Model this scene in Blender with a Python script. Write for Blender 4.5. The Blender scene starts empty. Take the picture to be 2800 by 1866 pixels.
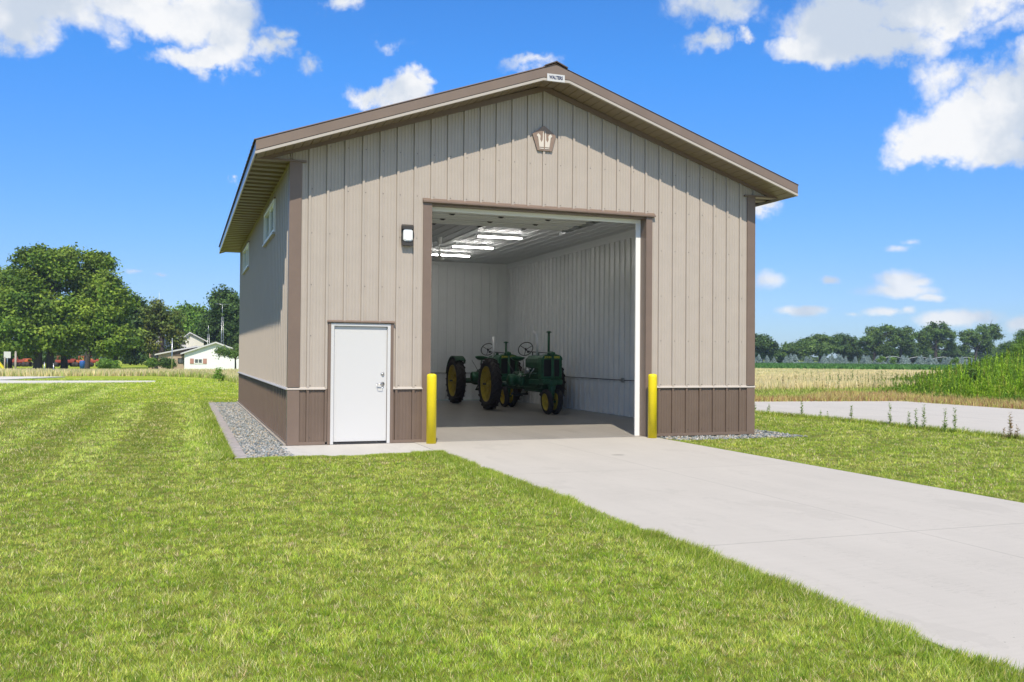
import bpy, math, random
import numpy as np
from mathutils import Vector, Matrix
rnd = random.Random(7); rng = np.random.default_rng(7)
PI = math.pi
# ------------------------------------------------------------------ camera
CAM = np.array([-1.6854, -15.8234, 1.5346]); YAW, PITCH, ROLL, FPX = .3439, .0162, .0078, 2507.842
def cam_axes():
    cy, sy, cp, sp = math.cos(YAW), math.sin(YAW), math.cos(PITCH), math.sin(PITCH)
    F = np.array([sy*cp, cy*cp, sp]); R = np.array([cy, -sy, 0.]); U_ = np.cross(R, F)
    c, s = math.cos(ROLL), math.sin(ROLL)
    return c*R+s*U_, -s*R+c*U_, F
RX, UX, FX = cam_axes()
sc = bpy.context.scene
cam = bpy.data.cameras.new('camera'); camo = bpy.data.objects.new('camera', cam); sc.collection.objects.link(camo)
cam.sensor_width = 36; cam.lens = FPX/2800*36; cam.clip_start = .1; cam.clip_end = 5000
camo.matrix_world = Matrix(((RX[0], UX[0], -FX[0], CAM[0]), (RX[1], UX[1], -FX[1], CAM[1]), (RX[2], UX[2], -FX[2], CAM[2]), (0, 0, 0, 1)))
sc.camera = camo
def pdir(u, v): return FX+(u*1.19-1400)/FPX*RX-(v*1.19-933)/FPX*UX
def at(u, v, Y=None, Z=None):
    d = pdir(u, v)
    t = (Y-CAM[1])/d[1] if Y is not None else (Z-CAM[2])/d[2]
    return CAM+d*t
# ------------------------------------------------------------------ sun and sky
SUN = Vector((-.31, -1., 1.34)).normalized()
EL = math.asin(SUN.z); AZ = math.atan2(SUN.x, SUN.y)
sun = bpy.data.lights.new('sun', 'SUN'); sun.energy = 3.7; sun.angle = math.radians(.5); sun.color = (1, .90, .75)
suno = bpy.data.objects.new('sun', sun); sc.collection.objects.link(suno)
suno.rotation_euler = SUN.to_track_quat('Z', 'Y').to_euler()
sc.view_settings.view_transform = 'Standard'; sc.view_settings.look = 'None'; sc.view_settings.exposure = .5; sc.view_settings.gamma = 1
world = bpy.data.worlds.new('World'); sc.world = world; world.use_nodes = True
def build_sky():
    nt = world.node_tree; nt.nodes.clear(); N = nt.nodes.new; L = nt.links.new
    out = N('ShaderNodeOutputWorld'); bg = N('ShaderNodeBackground'); bg.inputs[1].default_value = .07
    sky = N('ShaderNodeTexSky'); sky.sky_type = 'NISHITA'; sky.sun_disc = False
    sky.sun_elevation = EL; sky.sun_rotation = AZ; sky.air_density = 1.0; sky.dust_density = .35; sky.ozone_density = 3.0
    tint = N('ShaderNodeVectorMath'); tint.operation = 'MULTIPLY'; L(sky.outputs[0], tint.inputs[0])
    tc = N('ShaderNodeTexCoord'); nrm = N('ShaderNodeVectorMath'); nrm.operation = 'NORMALIZE'; L(tc.outputs['Generated'], nrm.inputs[0])
    sp = N('ShaderNodeSeparateXYZ'); L(nrm.outputs[0], sp.inputs[0])
    def M(op, a, b=None, c=None, clamp=False):
        m = N('ShaderNodeMath'); m.operation = op; m.use_clamp = clamp
        for i, x in enumerate((a, b, c)):
            if x is None: continue
            if isinstance(x, (int, float)): m.inputs[i].default_value = x
            else: L(x, m.inputs[i])
        return m.outputs[0]
    az = M('ARCTAN2', sp.outputs[0], sp.outputs[1]); el = M('ARCSINE', sp.outputs[2])
    tm = N('ShaderNodeMix'); tm.data_type = 'RGBA'; tm.inputs[6].default_value = (.74, 1.0, 1.52, 1); tm.inputs[7].default_value = (.52, 1.24, 2.02, 1)
    te = N('ShaderNodeMapRange'); te.inputs[1].default_value = .08; te.inputs[2].default_value = .30; L(el, te.inputs[0]); L(te.outputs[0], tm.inputs[0]); L(tm.outputs[2], tint.inputs[1])
    cb = N('ShaderNodeCombineXYZ'); L(az, cb.inputs[0]); L(el, cb.inputs[1])
    # warp
    n0 = N('ShaderNodeTexNoise'); n0.inputs['Scale'].default_value = 22; n0.inputs['Detail'].default_value = 5; n0.inputs['Roughness'].default_value = .6; L(nrm.outputs[0], n0.inputs['Vector'])
    w0 = N('ShaderNodeVectorMath'); w0.operation = 'SUBTRACT'; L(n0.outputs['Color'], w0.inputs[0]); w0.inputs[1].default_value = (.5, .5, .5)
    w1 = N('ShaderNodeVectorMath'); w1.operation = 'MULTIPLY_ADD'; L(w0.outputs[0], w1.inputs[0]); w1.inputs[1].default_value = (.085, .06, 0); L(cb.outputs[0], w1.inputs[2])
    w2 = N('ShaderNodeVectorMath'); w2.operation = 'MULTIPLY_ADD'; L(w0.outputs[0], w2.inputs[0]); w2.inputs[1].default_value = (.02, .014, 0); L(cb.outputs[0], w2.inputs[2])
    BIG = [(60, 0, 230, 75, 1.3), (0, 40, 150, 62, 1.1), (330, 20, 170, 62, 1.3), (480, 40, 140, 75, 1.35), (530, 100, 75, 65, 1.2), (470, 140, 120, 36, 1.15), (625, 110, 55, 38, .85), (640, 75, 40, 30, .7), (255, 78, 60, 34, .62), (700, 150, 40, 20, .5),
           (780, 5, 62, 30, .85), (935, 205, 75, 52, 1.25), (860, 212, 70, 30, .85), (975, 185, 45, 36, .95), (1240, 160, 90, 16, .45), (890, 95, 40, 20, .4),
           (1650, 15, 110, 40, .8), (1625, 95, 55, 34, .8), (1700, 72, 30, 18, .6), (1940, 45, 165, 80, 1.4), (2150, 10, 270, 70, 1.4), (1860, 115, 120, 48, 1.2), (1990, 100, 170, 52, 1.2), (2300, 60, 100, 35, .5),
           (2340, 210, 130, 90, 1.5), (2230, 290, 140, 82, 1.5), (2170, 330, 120, 50, 1.4), (2350, 330, 160, 40, 1.2), (2175, 175, 75, 52, .75), (2085, 310, 55, 24, .7), (1745, 478, 45, 24, .7), (555, 405, 14, 12, .6)]
    SML = [(1770, 645, 55, 26, .8), (1905, 643, 20, 13, .9), (2065, 668, 95, 22, 1.1), (2065, 645, 60, 30, 1.2), (2110, 648, 36, 16, 1.0), (2130, 684, 40, 14, 1.0), (1845, 715, 72, 14, 1.1), (2035, 716, 66, 12, .85), (2085, 712, 25, 12, .9),
           (2200, 732, 95, 24, 1.2), (2345, 745, 40, 22, 1.0), (2060, 572, 40, 10, .6), (2095, 558, 22, 9, .55), (310, 624, 26, 7, .55), (370, 627, 18, 7, .5), (1960, 722, 20, 8, .5)]
    def field(lst, warp, rad=1.0):
        acc = None
        for (u, v, rx, ry, w) in lst:
            d = pdir(u, v); d = d/np.linalg.norm(d); a0 = math.atan2(d[0], d[1]); e0 = math.asin(d[2])
            s = 1.19/FPX
            k = N('ShaderNodeVectorMath'); k.operation = 'SUBTRACT'; L(warp, k.inputs[0]); k.inputs[1].default_value = (a0, e0, 0)
            k2 = N('ShaderNodeVectorMath'); k2.operation = 'MULTIPLY'; L(k.outputs[0], k2.inputs[0]); k2.inputs[1].default_value = (1/(rx*s*1.05), 1/(ry*s), 0)
            k3 = N('ShaderNodeVectorMath'); k3.operation = 'LENGTH'; L(k2.outputs[0], k3.inputs[0])
            f = M('MULTIPLY_ADD', k3.outputs['Value'], -w, w)
            acc = f if acc is None else M('MAXIMUM', acc, f)
        return acc
    fb = field(BIG, w1.outputs[0]); fs = field(SML, w2.outputs[0])
    n1 = N('ShaderNodeTexNoise'); n1.inputs['Scale'].default_value = 15; n1.inputs['Detail'].default_value = 10; n1.inputs['Roughness'].default_value = .64; n1.inputs['Distortion'].default_value = .3; L(nrm.outputs[0], n1.inputs['Vector'])
    n2 = N('ShaderNodeTexNoise'); n2.inputs['Scale'].default_value = 45; n2.inputs['Detail'].default_value = 8; n2.inputs['Roughness'].default_value = .6; L(nrm.outputs[0], n2.inputs['Vector'])
    ab = M('ADD', fb, M('MULTIPLY', M('SUBTRACT', n1.outputs[0], .47), 1.7))
    as_ = M('ADD', fs, M('MULTIPLY', M('SUBTRACT', n2.outputs[0], .5), 1.1))
    def ramp(x, lo, hi):
        r = N('ShaderNodeMapRange'); r.interpolation_type = 'SMOOTHSTEP'; L(x, r.inputs[0]); r.inputs[1].default_value = lo; r.inputs[2].default_value = hi
        return r.outputs[0]
    a1 = ramp(ab, .03, .75); a2 = M('MULTIPLY', ramp(as_, .0, .75), .88)
    # white cloud added out of view so the sky light is less blue
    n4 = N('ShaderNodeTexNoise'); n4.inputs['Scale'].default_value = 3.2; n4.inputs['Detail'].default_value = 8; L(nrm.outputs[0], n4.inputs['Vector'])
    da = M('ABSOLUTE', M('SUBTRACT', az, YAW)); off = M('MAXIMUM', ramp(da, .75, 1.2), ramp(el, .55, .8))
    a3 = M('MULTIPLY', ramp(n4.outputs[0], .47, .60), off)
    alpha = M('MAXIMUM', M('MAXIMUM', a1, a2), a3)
    # soft shading inside the cloud
    n3 = N('ShaderNodeTexNoise'); n3.inputs['Scale'].default_value = 9; n3.inputs['Detail'].default_value = 7; n3.inputs['Roughness'].default_value = .55
    of = N('ShaderNodeVectorMath'); of.operation = 'ADD'; L(nrm.outputs[0], of.inputs[0]); of.inputs[1].default_value = (0, 0, .35); L(of.outputs[0], n3.inputs['Vector'])
    sh = ramp(n3.outputs[0], .40, .58)
    cm = N('ShaderNodeMix'); cm.data_type = 'RGBA'; L(sh, cm.inputs[0]); cm.inputs[6].default_value = (6.2, 7.0, 8.2, 1); cm.inputs[7].default_value = (9.7, 9.8, 10.0, 1)
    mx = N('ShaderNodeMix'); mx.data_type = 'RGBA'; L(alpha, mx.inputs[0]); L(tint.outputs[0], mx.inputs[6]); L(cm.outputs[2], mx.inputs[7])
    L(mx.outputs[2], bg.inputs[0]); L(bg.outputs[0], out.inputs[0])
build_sky()
# ------------------------------------------------------------------ helpers
C = sc.collection
def tag(o, label=None, cat=None, group=None, kind=None):
    if label: o['label'] = label
    if cat: o['category'] = cat
    if group: o['group'] = group
    if kind: o['kind'] = kind
    return o
def empty(name, loc, rz=0, **k):
    o = bpy.data.objects.new(name, None); C.objects.link(o); o.location = loc; o.rotation_euler = (0, 0, rz); o.empty_display_size = .2
    return tag(o, **k)
def copy_tree(o, parent=None):
    c = o.copy(); C.objects.link(c); c.parent = parent
    for ch in list(o.children): copy_tree(ch, c)
    return c
def nmesh(name, V, F, mat, parent=None, col=None, smooth=False):
    """V (n,3) array, F (m,k) int array"""
    V = np.asarray(V, np.float32); F = np.asarray(F, np.int32); m, k = F.shape
    me = bpy.data.meshes.new(name); me.vertices.add(len(V)); me.vertices.foreach_set('co', V.ravel())
    me.loops.add(m*k); me.loops.foreach_set('vertex_index', F.ravel()); me.polygons.add(m)
    me.polygons.foreach_set('loop_start', np.arange(0, m*k, k, dtype=np.int32))
    if smooth: me.polygons.foreach_set('use_smooth', np.ones(m, bool))
    me.update(calc_edges=True)
    if col is not None:
        a = me.color_attributes.new('col', 'FLOAT_COLOR', 'POINT'); cc = np.ones((len(V), 4), np.float32); cc[:, :3] = col; a.data.foreach_set('color', cc.ravel())
    me.materials.append(mat); o = bpy.data.objects.new(name, me); C.objects.link(o); o.parent = parent
    return o
class MB:
    def __init__(s): s.v = []; s.f = []; s.m = []; s.sm = []; s.mi = 0
    def add(s, vs, fs, smooth=False):
        b = len(s.v); s.v += [tuple(map(float, v)) for v in vs]
        for f in fs: s.f.append([b+i for i in f]); s.m.append(s.mi); s.sm.append(smooth)
        return s
    def box(s, a, b):
        (x0, y0, z0), (x1, y1, z1) = a, b
        return s.add([(x0, y0, z0), (x1, y0, z0), (x1, y1, z0), (x0, y1, z0), (x0, y0, z1), (x1, y0, z1), (x1, y1, z1), (x0, y1, z1)],
                     [(0, 3, 2, 1), (4, 5, 6, 7), (0, 1, 5, 4), (1, 2, 6, 5), (2, 3, 7, 6), (3, 0, 4, 7)])
    def cbox(s, c, d, bev=0, rot=None):
        hx, hy, hz = d[0]/2, d[1]/2, d[2]/2
        if bev:
            b = bev; vs = []
            for sx in (-1, 1):
                for sy in (-1, 1):
                    for sz in (-1, 1):
                        vs += [(sx*hx, sy*(hy-b), sz*(hz-b)), (sx*(hx-b), sy*hy, sz*(hz-b)), (sx*(hx-b), sy*(hy-b), sz*hz)]
            import bmesh
            bm = bmesh.new(); [bm.verts.new(v) for v in vs]; bmesh.ops.convex_hull(bm, input=bm.verts); bm.verts.index_update()
            V = [v.co.copy() for v in bm.verts]; Fs = [[v.index for v in f.verts] for f in bm.faces]; bm.free()
        else:
            V = [Vector((sx*hx, sy*hy, sz*hz)) for sz in (-1, 1) for sy in (-1, 1) for sx in (-1, 1)]
            Fs = [(0, 2, 3, 1), (4, 5, 7, 6), (0, 1, 5, 4), (1, 3, 7, 5), (3, 2, 6, 7), (2, 0, 4, 6)]
        if rot: V = [rot @ v for v in V]
        return s.add([(v[0]+c[0], v[1]+c[1], v[2]+c[2]) for v in V], Fs)
    def tube(s, pts, r, n=8, caps=True, smooth=True):
        pts = [Vector(p) for p in pts]; rs = r if isinstance(r, (list, tuple)) else [r]*len(pts)
        vs = []; up = None
        for i, p in enumerate(pts):
            t = (pts[min(i+1, len(pts)-1)]-pts[max(i-1, 0)]).normalized()
            if up is None: up = t.orthogonal().normalized()
            a = (up-t*up.dot(t)); a = a.normalized() if a.length > 1e-4 else t.orthogonal().normalized(); up = a; b = t.cross(a)
            for k in range(n):
                q = 2*PI*k/n; vs.append(p+(a*math.cos(q)+b*math.sin(q))*rs[i])
        fs = [(i*n+k, i*n+(k+1) % n, (i+1)*n+(k+1) % n, (i+1)*n+k) for i in range(len(pts)-1) for k in range(n)]
        s.add(vs, fs, smooth)
        if caps:
            b = len(s.v)-len(vs); s.f.append([b+k for k in range(n)][::-1]); s.f.append([b+(len(pts)-1)*n+k for k in range(n)]); s.m += [s.mi]*2; s.sm += [False]*2
        return s
    def lathe(s, prof, n=24, axis='z', c=(0, 0, 0), smooth=True, close=False, cap=True):
        vs = []
        for (r, h) in prof:
            for k in range(n):
                q = 2*PI*k/n; x, y = r*math.cos(q), r*math.sin(q)
                p = (x, y, h) if axis == 'z' else ((h, x, y) if axis == 'x' else (x, h, y))
                vs.append((p[0]+c[0], p[1]+c[1], p[2]+c[2]))
        m = len(prof)
        fs = [(i*n+k, i*n+(k+1) % n, ((i+1) % m)*n+(k+1) % n, ((i+1) % m)*n+k) for i in range(m if close else m-1) for k in range(n)]
        s.add(vs, fs, smooth)
        if not close and cap:
            b = len(s.v)-len(vs)
            for i, o in ((0, -1), (m-1, 1)):
                if prof[i][0] > 1e-4: s.f.append([b+i*n+k for k in range(n)][::o]); s.m.append(s.mi); s.sm.append(False)
        return s
    def prism(s, poly, y0, y1, axis='y'):
        n = len(poly)
        f = (lambda p, y: (p[0], y, p[1])) if axis == 'y' else ((lambda p, y: (y, p[0], p[1])) if axis == 'x' else (lambda p, y: (p[0], p[1], y)))
        vs = [f(p, y0) for p in poly]+[f(p, y1) for p in poly]
        return s.add(vs, [list(range(n)), list(range(n, 2*n))[::-1]]+[(i, (i+1) % n, n+(i+1) % n, n+i) for i in range(n)])
    def build(s, name, mats, parent=None):
        me = bpy.data.meshes.new(name); me.from_pydata(s.v, [], s.f)
        mats = mats if isinstance(mats, (list, tuple)) else [mats]
        for m in mats: me.materials.append(m)
        me.polygons.foreach_set('material_index', s.m); me.polygons.foreach_set('use_smooth', s.sm); me.update()
        import bmesh
        bm = bmesh.new(); bm.from_mesh(me); bmesh.ops.recalc_face_normals(bm, faces=bm.faces); bm.to_mesh(me); bm.free()
        o = bpy.data.objects.new(name, me); C.objects.link(o); o.parent = parent
        return o
# ------------------------------------------------------------------ materials
def mat(name, col, rough=.5, metal=0, var=0, vscale=8, bump=0, bscale=40, spec=.5, emit=None, estr=0, detail=6, col2=None, stretch=None):
    m = bpy.data.materials.new(name); m.use_nodes = True; nt = m.node_tree; N = nt.nodes.new; L = nt.links.new
    b = nt.nodes['Principled BSDF']; b.inputs['Base Color'].default_value = (*col, 1); b.inputs['Roughness'].default_value = rough
    b.inputs['Metallic'].default_value = metal; b.inputs['Specular IOR Level'].default_value = spec
    tc = N('ShaderNodeTexCoord'); vec = tc.outputs['Object']
    if stretch:
        mp = N('ShaderNodeMapping'); mp.inputs['Scale'].default_value = stretch; L(vec, mp.inputs['Vector']); vec = mp.outputs[0]
    if var or col2:
        n = N('ShaderNodeTexNoise'); n.inputs['Scale'].default_value = vscale; n.inputs['Detail'].default_value = detail; n.inputs['Roughness'].default_value = .6; L(vec, n.inputs['Vector'])
        mx = N('ShaderNodeMix'); mx.data_type = 'RGBA'
        mr = N('ShaderNodeMapRange'); mr.inputs[1].default_value = .35; mr.inputs[2].default_value = .65; L(n.outputs[0], mr.inputs[0]); L(mr.outputs[0], mx.inputs[0])
        c1 = col if col2 else tuple(x*(1-var) for x in col); c2 = col2 if col2 else tuple(x*(1+var) for x in col)
        mx.inputs[6].default_value = (*c1, 1); mx.inputs[7].default_value = (*c2, 1); L(mx.outputs[2], b.inputs['Base Color'])
    if bump:
        n2 = N('ShaderNodeTexNoise'); n2.inputs['Scale'].default_value = bscale; n2.inputs['Detail'].default_value = 6; L(vec, n2.inputs['Vector'])
        bp = N('ShaderNodeBump'); bp.inputs['Strength'].default_value = bump; bp.inputs['Distance'].default_value = .02; L(n2.outputs[0], bp.inputs['Height']); L(bp.outputs[0], b.inputs['Normal'])
    if emit: b.inputs['Emission Color'].default_value = (*emit, 1); b.inputs['Emission Strength'].default_value = estr
    return m
def attr_mat(name, rough=.65, trans=.3, spec=.25):
    m = bpy.data.materials.new(name); m.use_nodes = True; nt = m.node_tree; N = nt.nodes.new; L = nt.links.new
    b = nt.nodes['Principled BSDF']; b.inputs['Roughness'].default_value = rough; b.inputs['Specular IOR Level'].default_value = spec
    a = N('ShaderNodeAttribute'); a.attribute_name = 'col'; L(a.outputs['Color'], b.inputs['Base Color'])
    if trans:
        t = N('ShaderNodeBsdfTranslucent'); L(a.outputs['Color'], t.inputs[0]); mx = N('ShaderNodeMixShader'); mx.inputs[0].default_value = trans
        L(b.outputs[0], mx.inputs[1]); L(t.outputs[0], mx.inputs[2]); L(mx.outputs[0], nt.nodes['Material Output'].inputs[0])
    return m
TAN = (.425, .375, .322); BRN = (.150, .108, .082)
M_ = dict(
    tan=mat('tan_steel', TAN, .42, var=.03, vscale=3, spec=.4), brown=mat('brown_steel', BRN, .4, var=.05, vscale=3, spec=.45),
    brown_trim=mat('brown_trim', (.180, .130, .100), .42, var=.04, vscale=4), tan_trim=mat('tan_trim', (.44, .40, .35), .4),
    soffit=mat('brown_soffit', (.23, .18, .12), .4), soffit_recess=mat('dark_soffit_recess', (.075, .060, .040), .6), dark_gap=mat('dark_gap', (.02, .017, .015), .6),
    liner=mat('white_liner', (.84, .86, .86), .3, var=.02, vscale=2, spec=.6), ceiling=mat('white_ceiling_liner', (.74, .76, .76), .42, spec=.5),
    white=mat('white_paint', (.58, .58, .575), .35, spec=.5), vinyl=mat('white_vinyl', (.82, .83, .80), .4),
    ydoor=mat('yellow_sleeve', (.74, .60, .012), .38, var=.05, vscale=5, spec=.4, bump=.03, bscale=6), steel=mat('brushed_steel', (.62, .62, .61), .28, metal=1),
    chrome=mat('chrome', (.95, .95, .95), .3, metal=.6), black=mat('black_paint', (.02, .02, .02), .4), rubber=mat('rubber', (.034, .028, .027), .75, var=.3, vscale=20, bump=.3, bscale=60),
    green=mat('green_paint', (.022, .11, .05), .35, var=.25, vscale=6, bump=.05, bscale=30), dgreen=mat('dark_green_paint', (.015, .065, .03), .45, var=.4, vscale=9),
    yellow=mat('yellow_paint', (.55, .40, .035), .5, var=.15, vscale=10), grease=mat('greasy_metal', (.05, .05, .045), .5, metal=.5, var=.4, vscale=18),
    galv=mat('galvanised_steel', (.5, .52, .53), .35, metal=.9, var=.1, vscale=8), dkmetal=mat('dark_metal', (.06, .06, .065), .4, metal=.6),
    bark=mat('bark', (.055, .045, .038), .9, var=.35, vscale=9, bump=.8, bscale=14), wood=mat('weathered_wood', (.36, .32, .27), .85, var=.2, vscale=10, bump=.3, bscale=30),
    lamp=mat('lamp_tube', (.9, .9, .9), .3, emit=(1, .97, .92), estr=23), glow=mat('lamp_lens', (.78, .8, .8), .25), bronze=mat('bronze_housing', (.045, .04, .036), .4),
    navy=mat('navy_print', (.02, .03, .09), .5), letter_y=mat('yellow_lettering', (.65, .6, .05), .5),
)
def glass_mat():
    m = bpy.data.materials.new('window_glass'); m.use_nodes = True; nt = m.node_tree; N = nt.nodes.new; L = nt.links.new
    nt.nodes.remove(nt.nodes['Principled BSDF'])
    g = N('ShaderNodeBsdfGlossy'); g.inputs['Roughness'].default_value = .02; g.inputs[0].default_value = (.9, .95, .97, 1)
    t = N('ShaderNodeBsdfTransparent'); t.inputs[0].default_value = (.75, .8, .8, 1)
    fr = N('ShaderNodeFresnel'); fr.inputs[0].default_value = 1.8; mx = N('ShaderNodeMixShader'); L(fr.outputs[0], mx.inputs[0]); L(t.outputs[0], mx.inputs[1]); L(g.outputs[0], mx.inputs[2])
    L(mx.outputs[0], nt.nodes['Material Output'].inputs[0]); return m
M_['glass'] = glass_mat(); M_['pane'] = mat('dark_window_pane', (.10, .12, .13), .08, spec=.8)
M_['leaf'] = attr_mat('foliage'); M_['grass'] = attr_mat('grass_blades', .6, .35, .3); M_['straw'] = attr_mat('straw', .7, .25, .2)
def concrete_mat(name, col, joints=None, dark=None, rough_=1.):
    m = bpy.data.materials.new(name); m.use_nodes = True; nt = m.node_tree; N = nt.nodes.new; L = nt.links.new
    b = nt.nodes['Principled BSDF']; b.inputs['Roughness'].default_value = .85; b.inputs['Specular IOR Level'].default_value = .25
    tc = N('ShaderNodeTexCoord'); sp = N('ShaderNodeSeparateXYZ'); L(tc.outputs['Object'], sp.inputs[0])
    def noise(sc_, det, st=None, rough=.6):
        n = N('ShaderNodeTexNoise'); n.inputs['Scale'].default_value = sc_; n.inputs['Detail'].default_value = det; n.inputs['Roughness'].default_value = rough
        if st:
            mp = N('ShaderNodeMapping'); mp.inputs['Scale'].default_value = st; L(tc.outputs['Object'], mp.inputs[0]); L(mp.outputs[0], n.inputs[0])
        else: L(tc.outputs['Object'], n.inputs[0])
        return n.outputs[0]
    def M(op, a, b_=None, clamp=False):
        q = N('ShaderNodeMath'); q.operation = op; q.use_clamp = clamp
        for i, x in enumerate((a, b_)):
            if x is None: continue
            if isinstance(x, (int, float)): q.inputs[i].default_value = x
            else: L(x, q.inputs[i])
        return q.outputs[0]
    a = noise(.7, 8); c = noise(9, 6, (.25, 3, 1)); d = noise(130, 2); e = noise(2.2, 5, (1, .18, 1), .7)
    s = M('ADD', M('ADD', M('MULTIPLY', a, .14*rough_), M('MULTIPLY', c, .12*rough_)), M('ADD', M('MULTIPLY', d, .10), M('MULTIPLY', e, .14*rough_)))
    s = M('ADD', s, 1-.05-.20*rough_)
    tr = noise(1.1, 3, (1.6, .16, 1)); zz = noise(26, 2, (.35, 2.2, 1)); tb = M('MULTIPLY', M('GREATER_THAN', tr, .56), M('GREATER_THAN', zz, .56)); s = M('MULTIPLY', s, M('SUBTRACT', 1, M('MULTIPLY', tb, .07*rough_)))
    st_ = noise(.9, 7, (1, .5, 1), .7); s = M('MULTIPLY', s, M('SUBTRACT', 1, M('MULTIPLY', M('GREATER_THAN', st_, .60), .05*rough_)))
    sk = noise(34, 1); s = M('MULTIPLY', s, M('SUBTRACT', 1, M('MULTIPLY', M('GREATER_THAN', sk, .775), .55)))
    if joints:
        for (ax, p, w) in joints:
            dd = M('ABSOLUTE', M('SUBTRACT', sp.outputs[ax], p)); s = M('MULTIPLY', s, M('ADD', M('MULTIPLY', M('GREATER_THAN', dd, w), .45), .55))
    if dark:
        for (x, y, r, k) in dark:
            v = N('ShaderNodeVectorMath'); v.operation = 'DISTANCE'; L(tc.outputs['Object'], v.inputs[0]); v.inputs[1].default_value = (x, y, 0)
            dd = M('ADD', v.outputs['Value'], M('MULTIPLY', noise(7, 4), r*.8)); s = M('MULTIPLY', s, M('ADD', M('MULTIPLY', M('DIVIDE', M('SUBTRACT', dd, r*.9), r*.25, True), 1-k, True), k))
    mx = N('ShaderNodeVectorMath'); mx.operation = 'SCALE'; mx.inputs[0].default_value = col; L(s, mx.inputs['Scale']); L(mx.outputs[0], b.inputs['Base Color'])
    bp = N('ShaderNodeBump'); bp.inputs['Strength'].default_value = .15; bp.inputs['Distance'].default_value = .004; L(c, bp.inputs['Height']); L(bp.outputs[0], b.inputs['Normal'])
    return m
# ------------------------------------------------------------------ the ground
U = .3048; W = 30*U; LEN = 14.56
def stripes(x, y):
    """mowing pattern, -1..1: dark bands centred on x = -2.3 and every 1.5 m"""
    c = -np.cos(2*PI*(x+2.3+.05*np.sin(y*.6))/1.5)
    return np.sign(c)*np.abs(c)**.6*(x < -1.1)
def gh(x, y):
    """ground height: falls a metre towards the village on the left"""
    a = np.clip((y-52)/50, 0, 1); a = a*a*(3-2*a); b = np.clip((25-x)/25, 0, 1); b = b*b*(3-2*b)
    return -.028-1.0*a*b
def ground():
    xs = np.unique(np.concatenate([np.linspace(-2500, -80, 10), np.linspace(-80, 120, 60), np.linspace(120, 2500, 10)]))
    ys = np.unique(np.concatenate([np.linspace(-400, -40, 4), np.linspace(-40, 160, 70), np.linspace(160, 4000, 10)]))
    X, Y = np.meshgrid(xs, ys); Z = gh(X, Y); V = np.stack([X, Y, Z], -1).reshape(-1, 3)
    nx = len(xs); i = np.arange(len(ys)-1)[:, None]*nx+np.arange(nx-1)[None]; F = np.stack([i, i+1, i+nx+1, i+nx], -1).reshape(-1, 4)
    m = bpy.data.materials.new('lawn_turf'); m.use_nodes = True; nt = m.node_tree; N = nt.nodes.new; L = nt.links.new
    b = nt.nodes['Principled BSDF']; b.inputs['Roughness'].default_value = .9; b.inputs['Specular IOR Level'].default_value = .1
    tc = N('ShaderNodeTexCoord')
    def noise(s, d):
        n = N('ShaderNodeTexNoise'); n.inputs['Scale'].default_value = s; n.inputs['Detail'].default_value = d; n.inputs['Roughness'].default_value = .65; L(tc.outputs['Object'], n.inputs[0]); return n.outputs[0]
    def mr(x, a, b_, c, d):
        r = N('ShaderNodeMapRange'); L(x, r.inputs[0]); r.inputs[1].default_value = a; r.inputs[2].default_value = b_; r.inputs[3].default_value = c; r.inputs[4].default_value = d; return r.outputs[0]
    def mixc(f, a, b_):
        q = N('ShaderNodeMix'); q.data_type = 'RGBA'
        L(f, q.inputs[0])
        for i, x in ((6, a), (7, b_)):
            if isinstance(x, tuple): q.inputs[i].default_value = (*x, 1)
            else: L(x, q.inputs[i])
        return q.outputs[2]
    sp = N('ShaderNodeSeparateXYZ'); L(tc.outputs['Object'], sp.inputs[0])
    far = mixc(mr(noise(.35, 8), .35, .65, 0, 1), (.24, .32, .025), (.33, .38, .04))
    near = mixc(mr(noise(6, 6), .35, .65, 0, 1), (.09, .12, .015), (.20, .19, .05))
    v = N('ShaderNodeVectorMath'); v.operation = 'DISTANCE'; L(tc.outputs['Object'], v.inputs[0]); v.inputs[1].default_value = tuple(CAM)
    c = mixc(mr(v.outputs['Value'], 20, 55, 0, 1), near, far)
    L(c, b.inputs['Base Color'])
    g = nmesh('ground', V, F, m, smooth=True); tag(g, kind='structure')
    # far hills
    return g
ground()
def slab(name, poly, z0, z1, m, **k):
    o = MB().prism(poly, z0, z1, 'z').build(name, m); tag(o, kind='structure'); return o
conc = concrete_mat('light_concrete', (.462, .434, .384), joints=[(0, 4.47, .004), (1, -4.6, .004), (1, -9.3, .005), (1, -14, .005)], dark=[(4.75, -2.85, .16, .72)])
slab('driveway', [(2.16, -.02), (2.16, -45), (6.80, -45), (6.84, -.02)], -.15, -.002, conc)
slab('apron', [(-.14, -.02), (-.10, -1.78), (2.156, -1.78), (2.156, -.02)], -.15, -.006, concrete_mat('apron_concrete', (.50, .48, .44)))
slab('parking_pad', [(13.98, -30), (13.90, 3), (13.50, 6.2), (13.30, 12.1), (17.3, 11.97), (23.4, 11.15), (23.0, 6), (22.9, -30)], -.2, -.012, concrete_mat('pad_concrete', (.48, .452, .40), joints=[(1, 4, .01), (1, -2, .01), (0, 18, .01)]))
slab('path', [(-45, 34.2), (-45, 46.4), (-12, 47.6), (-8.6, 47.5), (-10.0, 43.5), (-11.3, 39.5), (-9.5, 38.4), (-3.1, 37.9), (-3.1, 36.3), (-10, 34.9)], -.2, .03, concrete_mat('path_concrete', (.60, .57, .52)))
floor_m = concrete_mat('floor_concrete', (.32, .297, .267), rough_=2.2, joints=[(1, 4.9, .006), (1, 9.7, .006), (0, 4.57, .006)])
b_ = floor_m.node_tree.nodes['Principled BSDF']; b_.inputs['Roughness'].default_value = .42; b_.inputs['Specular IOR Level'].default_value = .5
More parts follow.
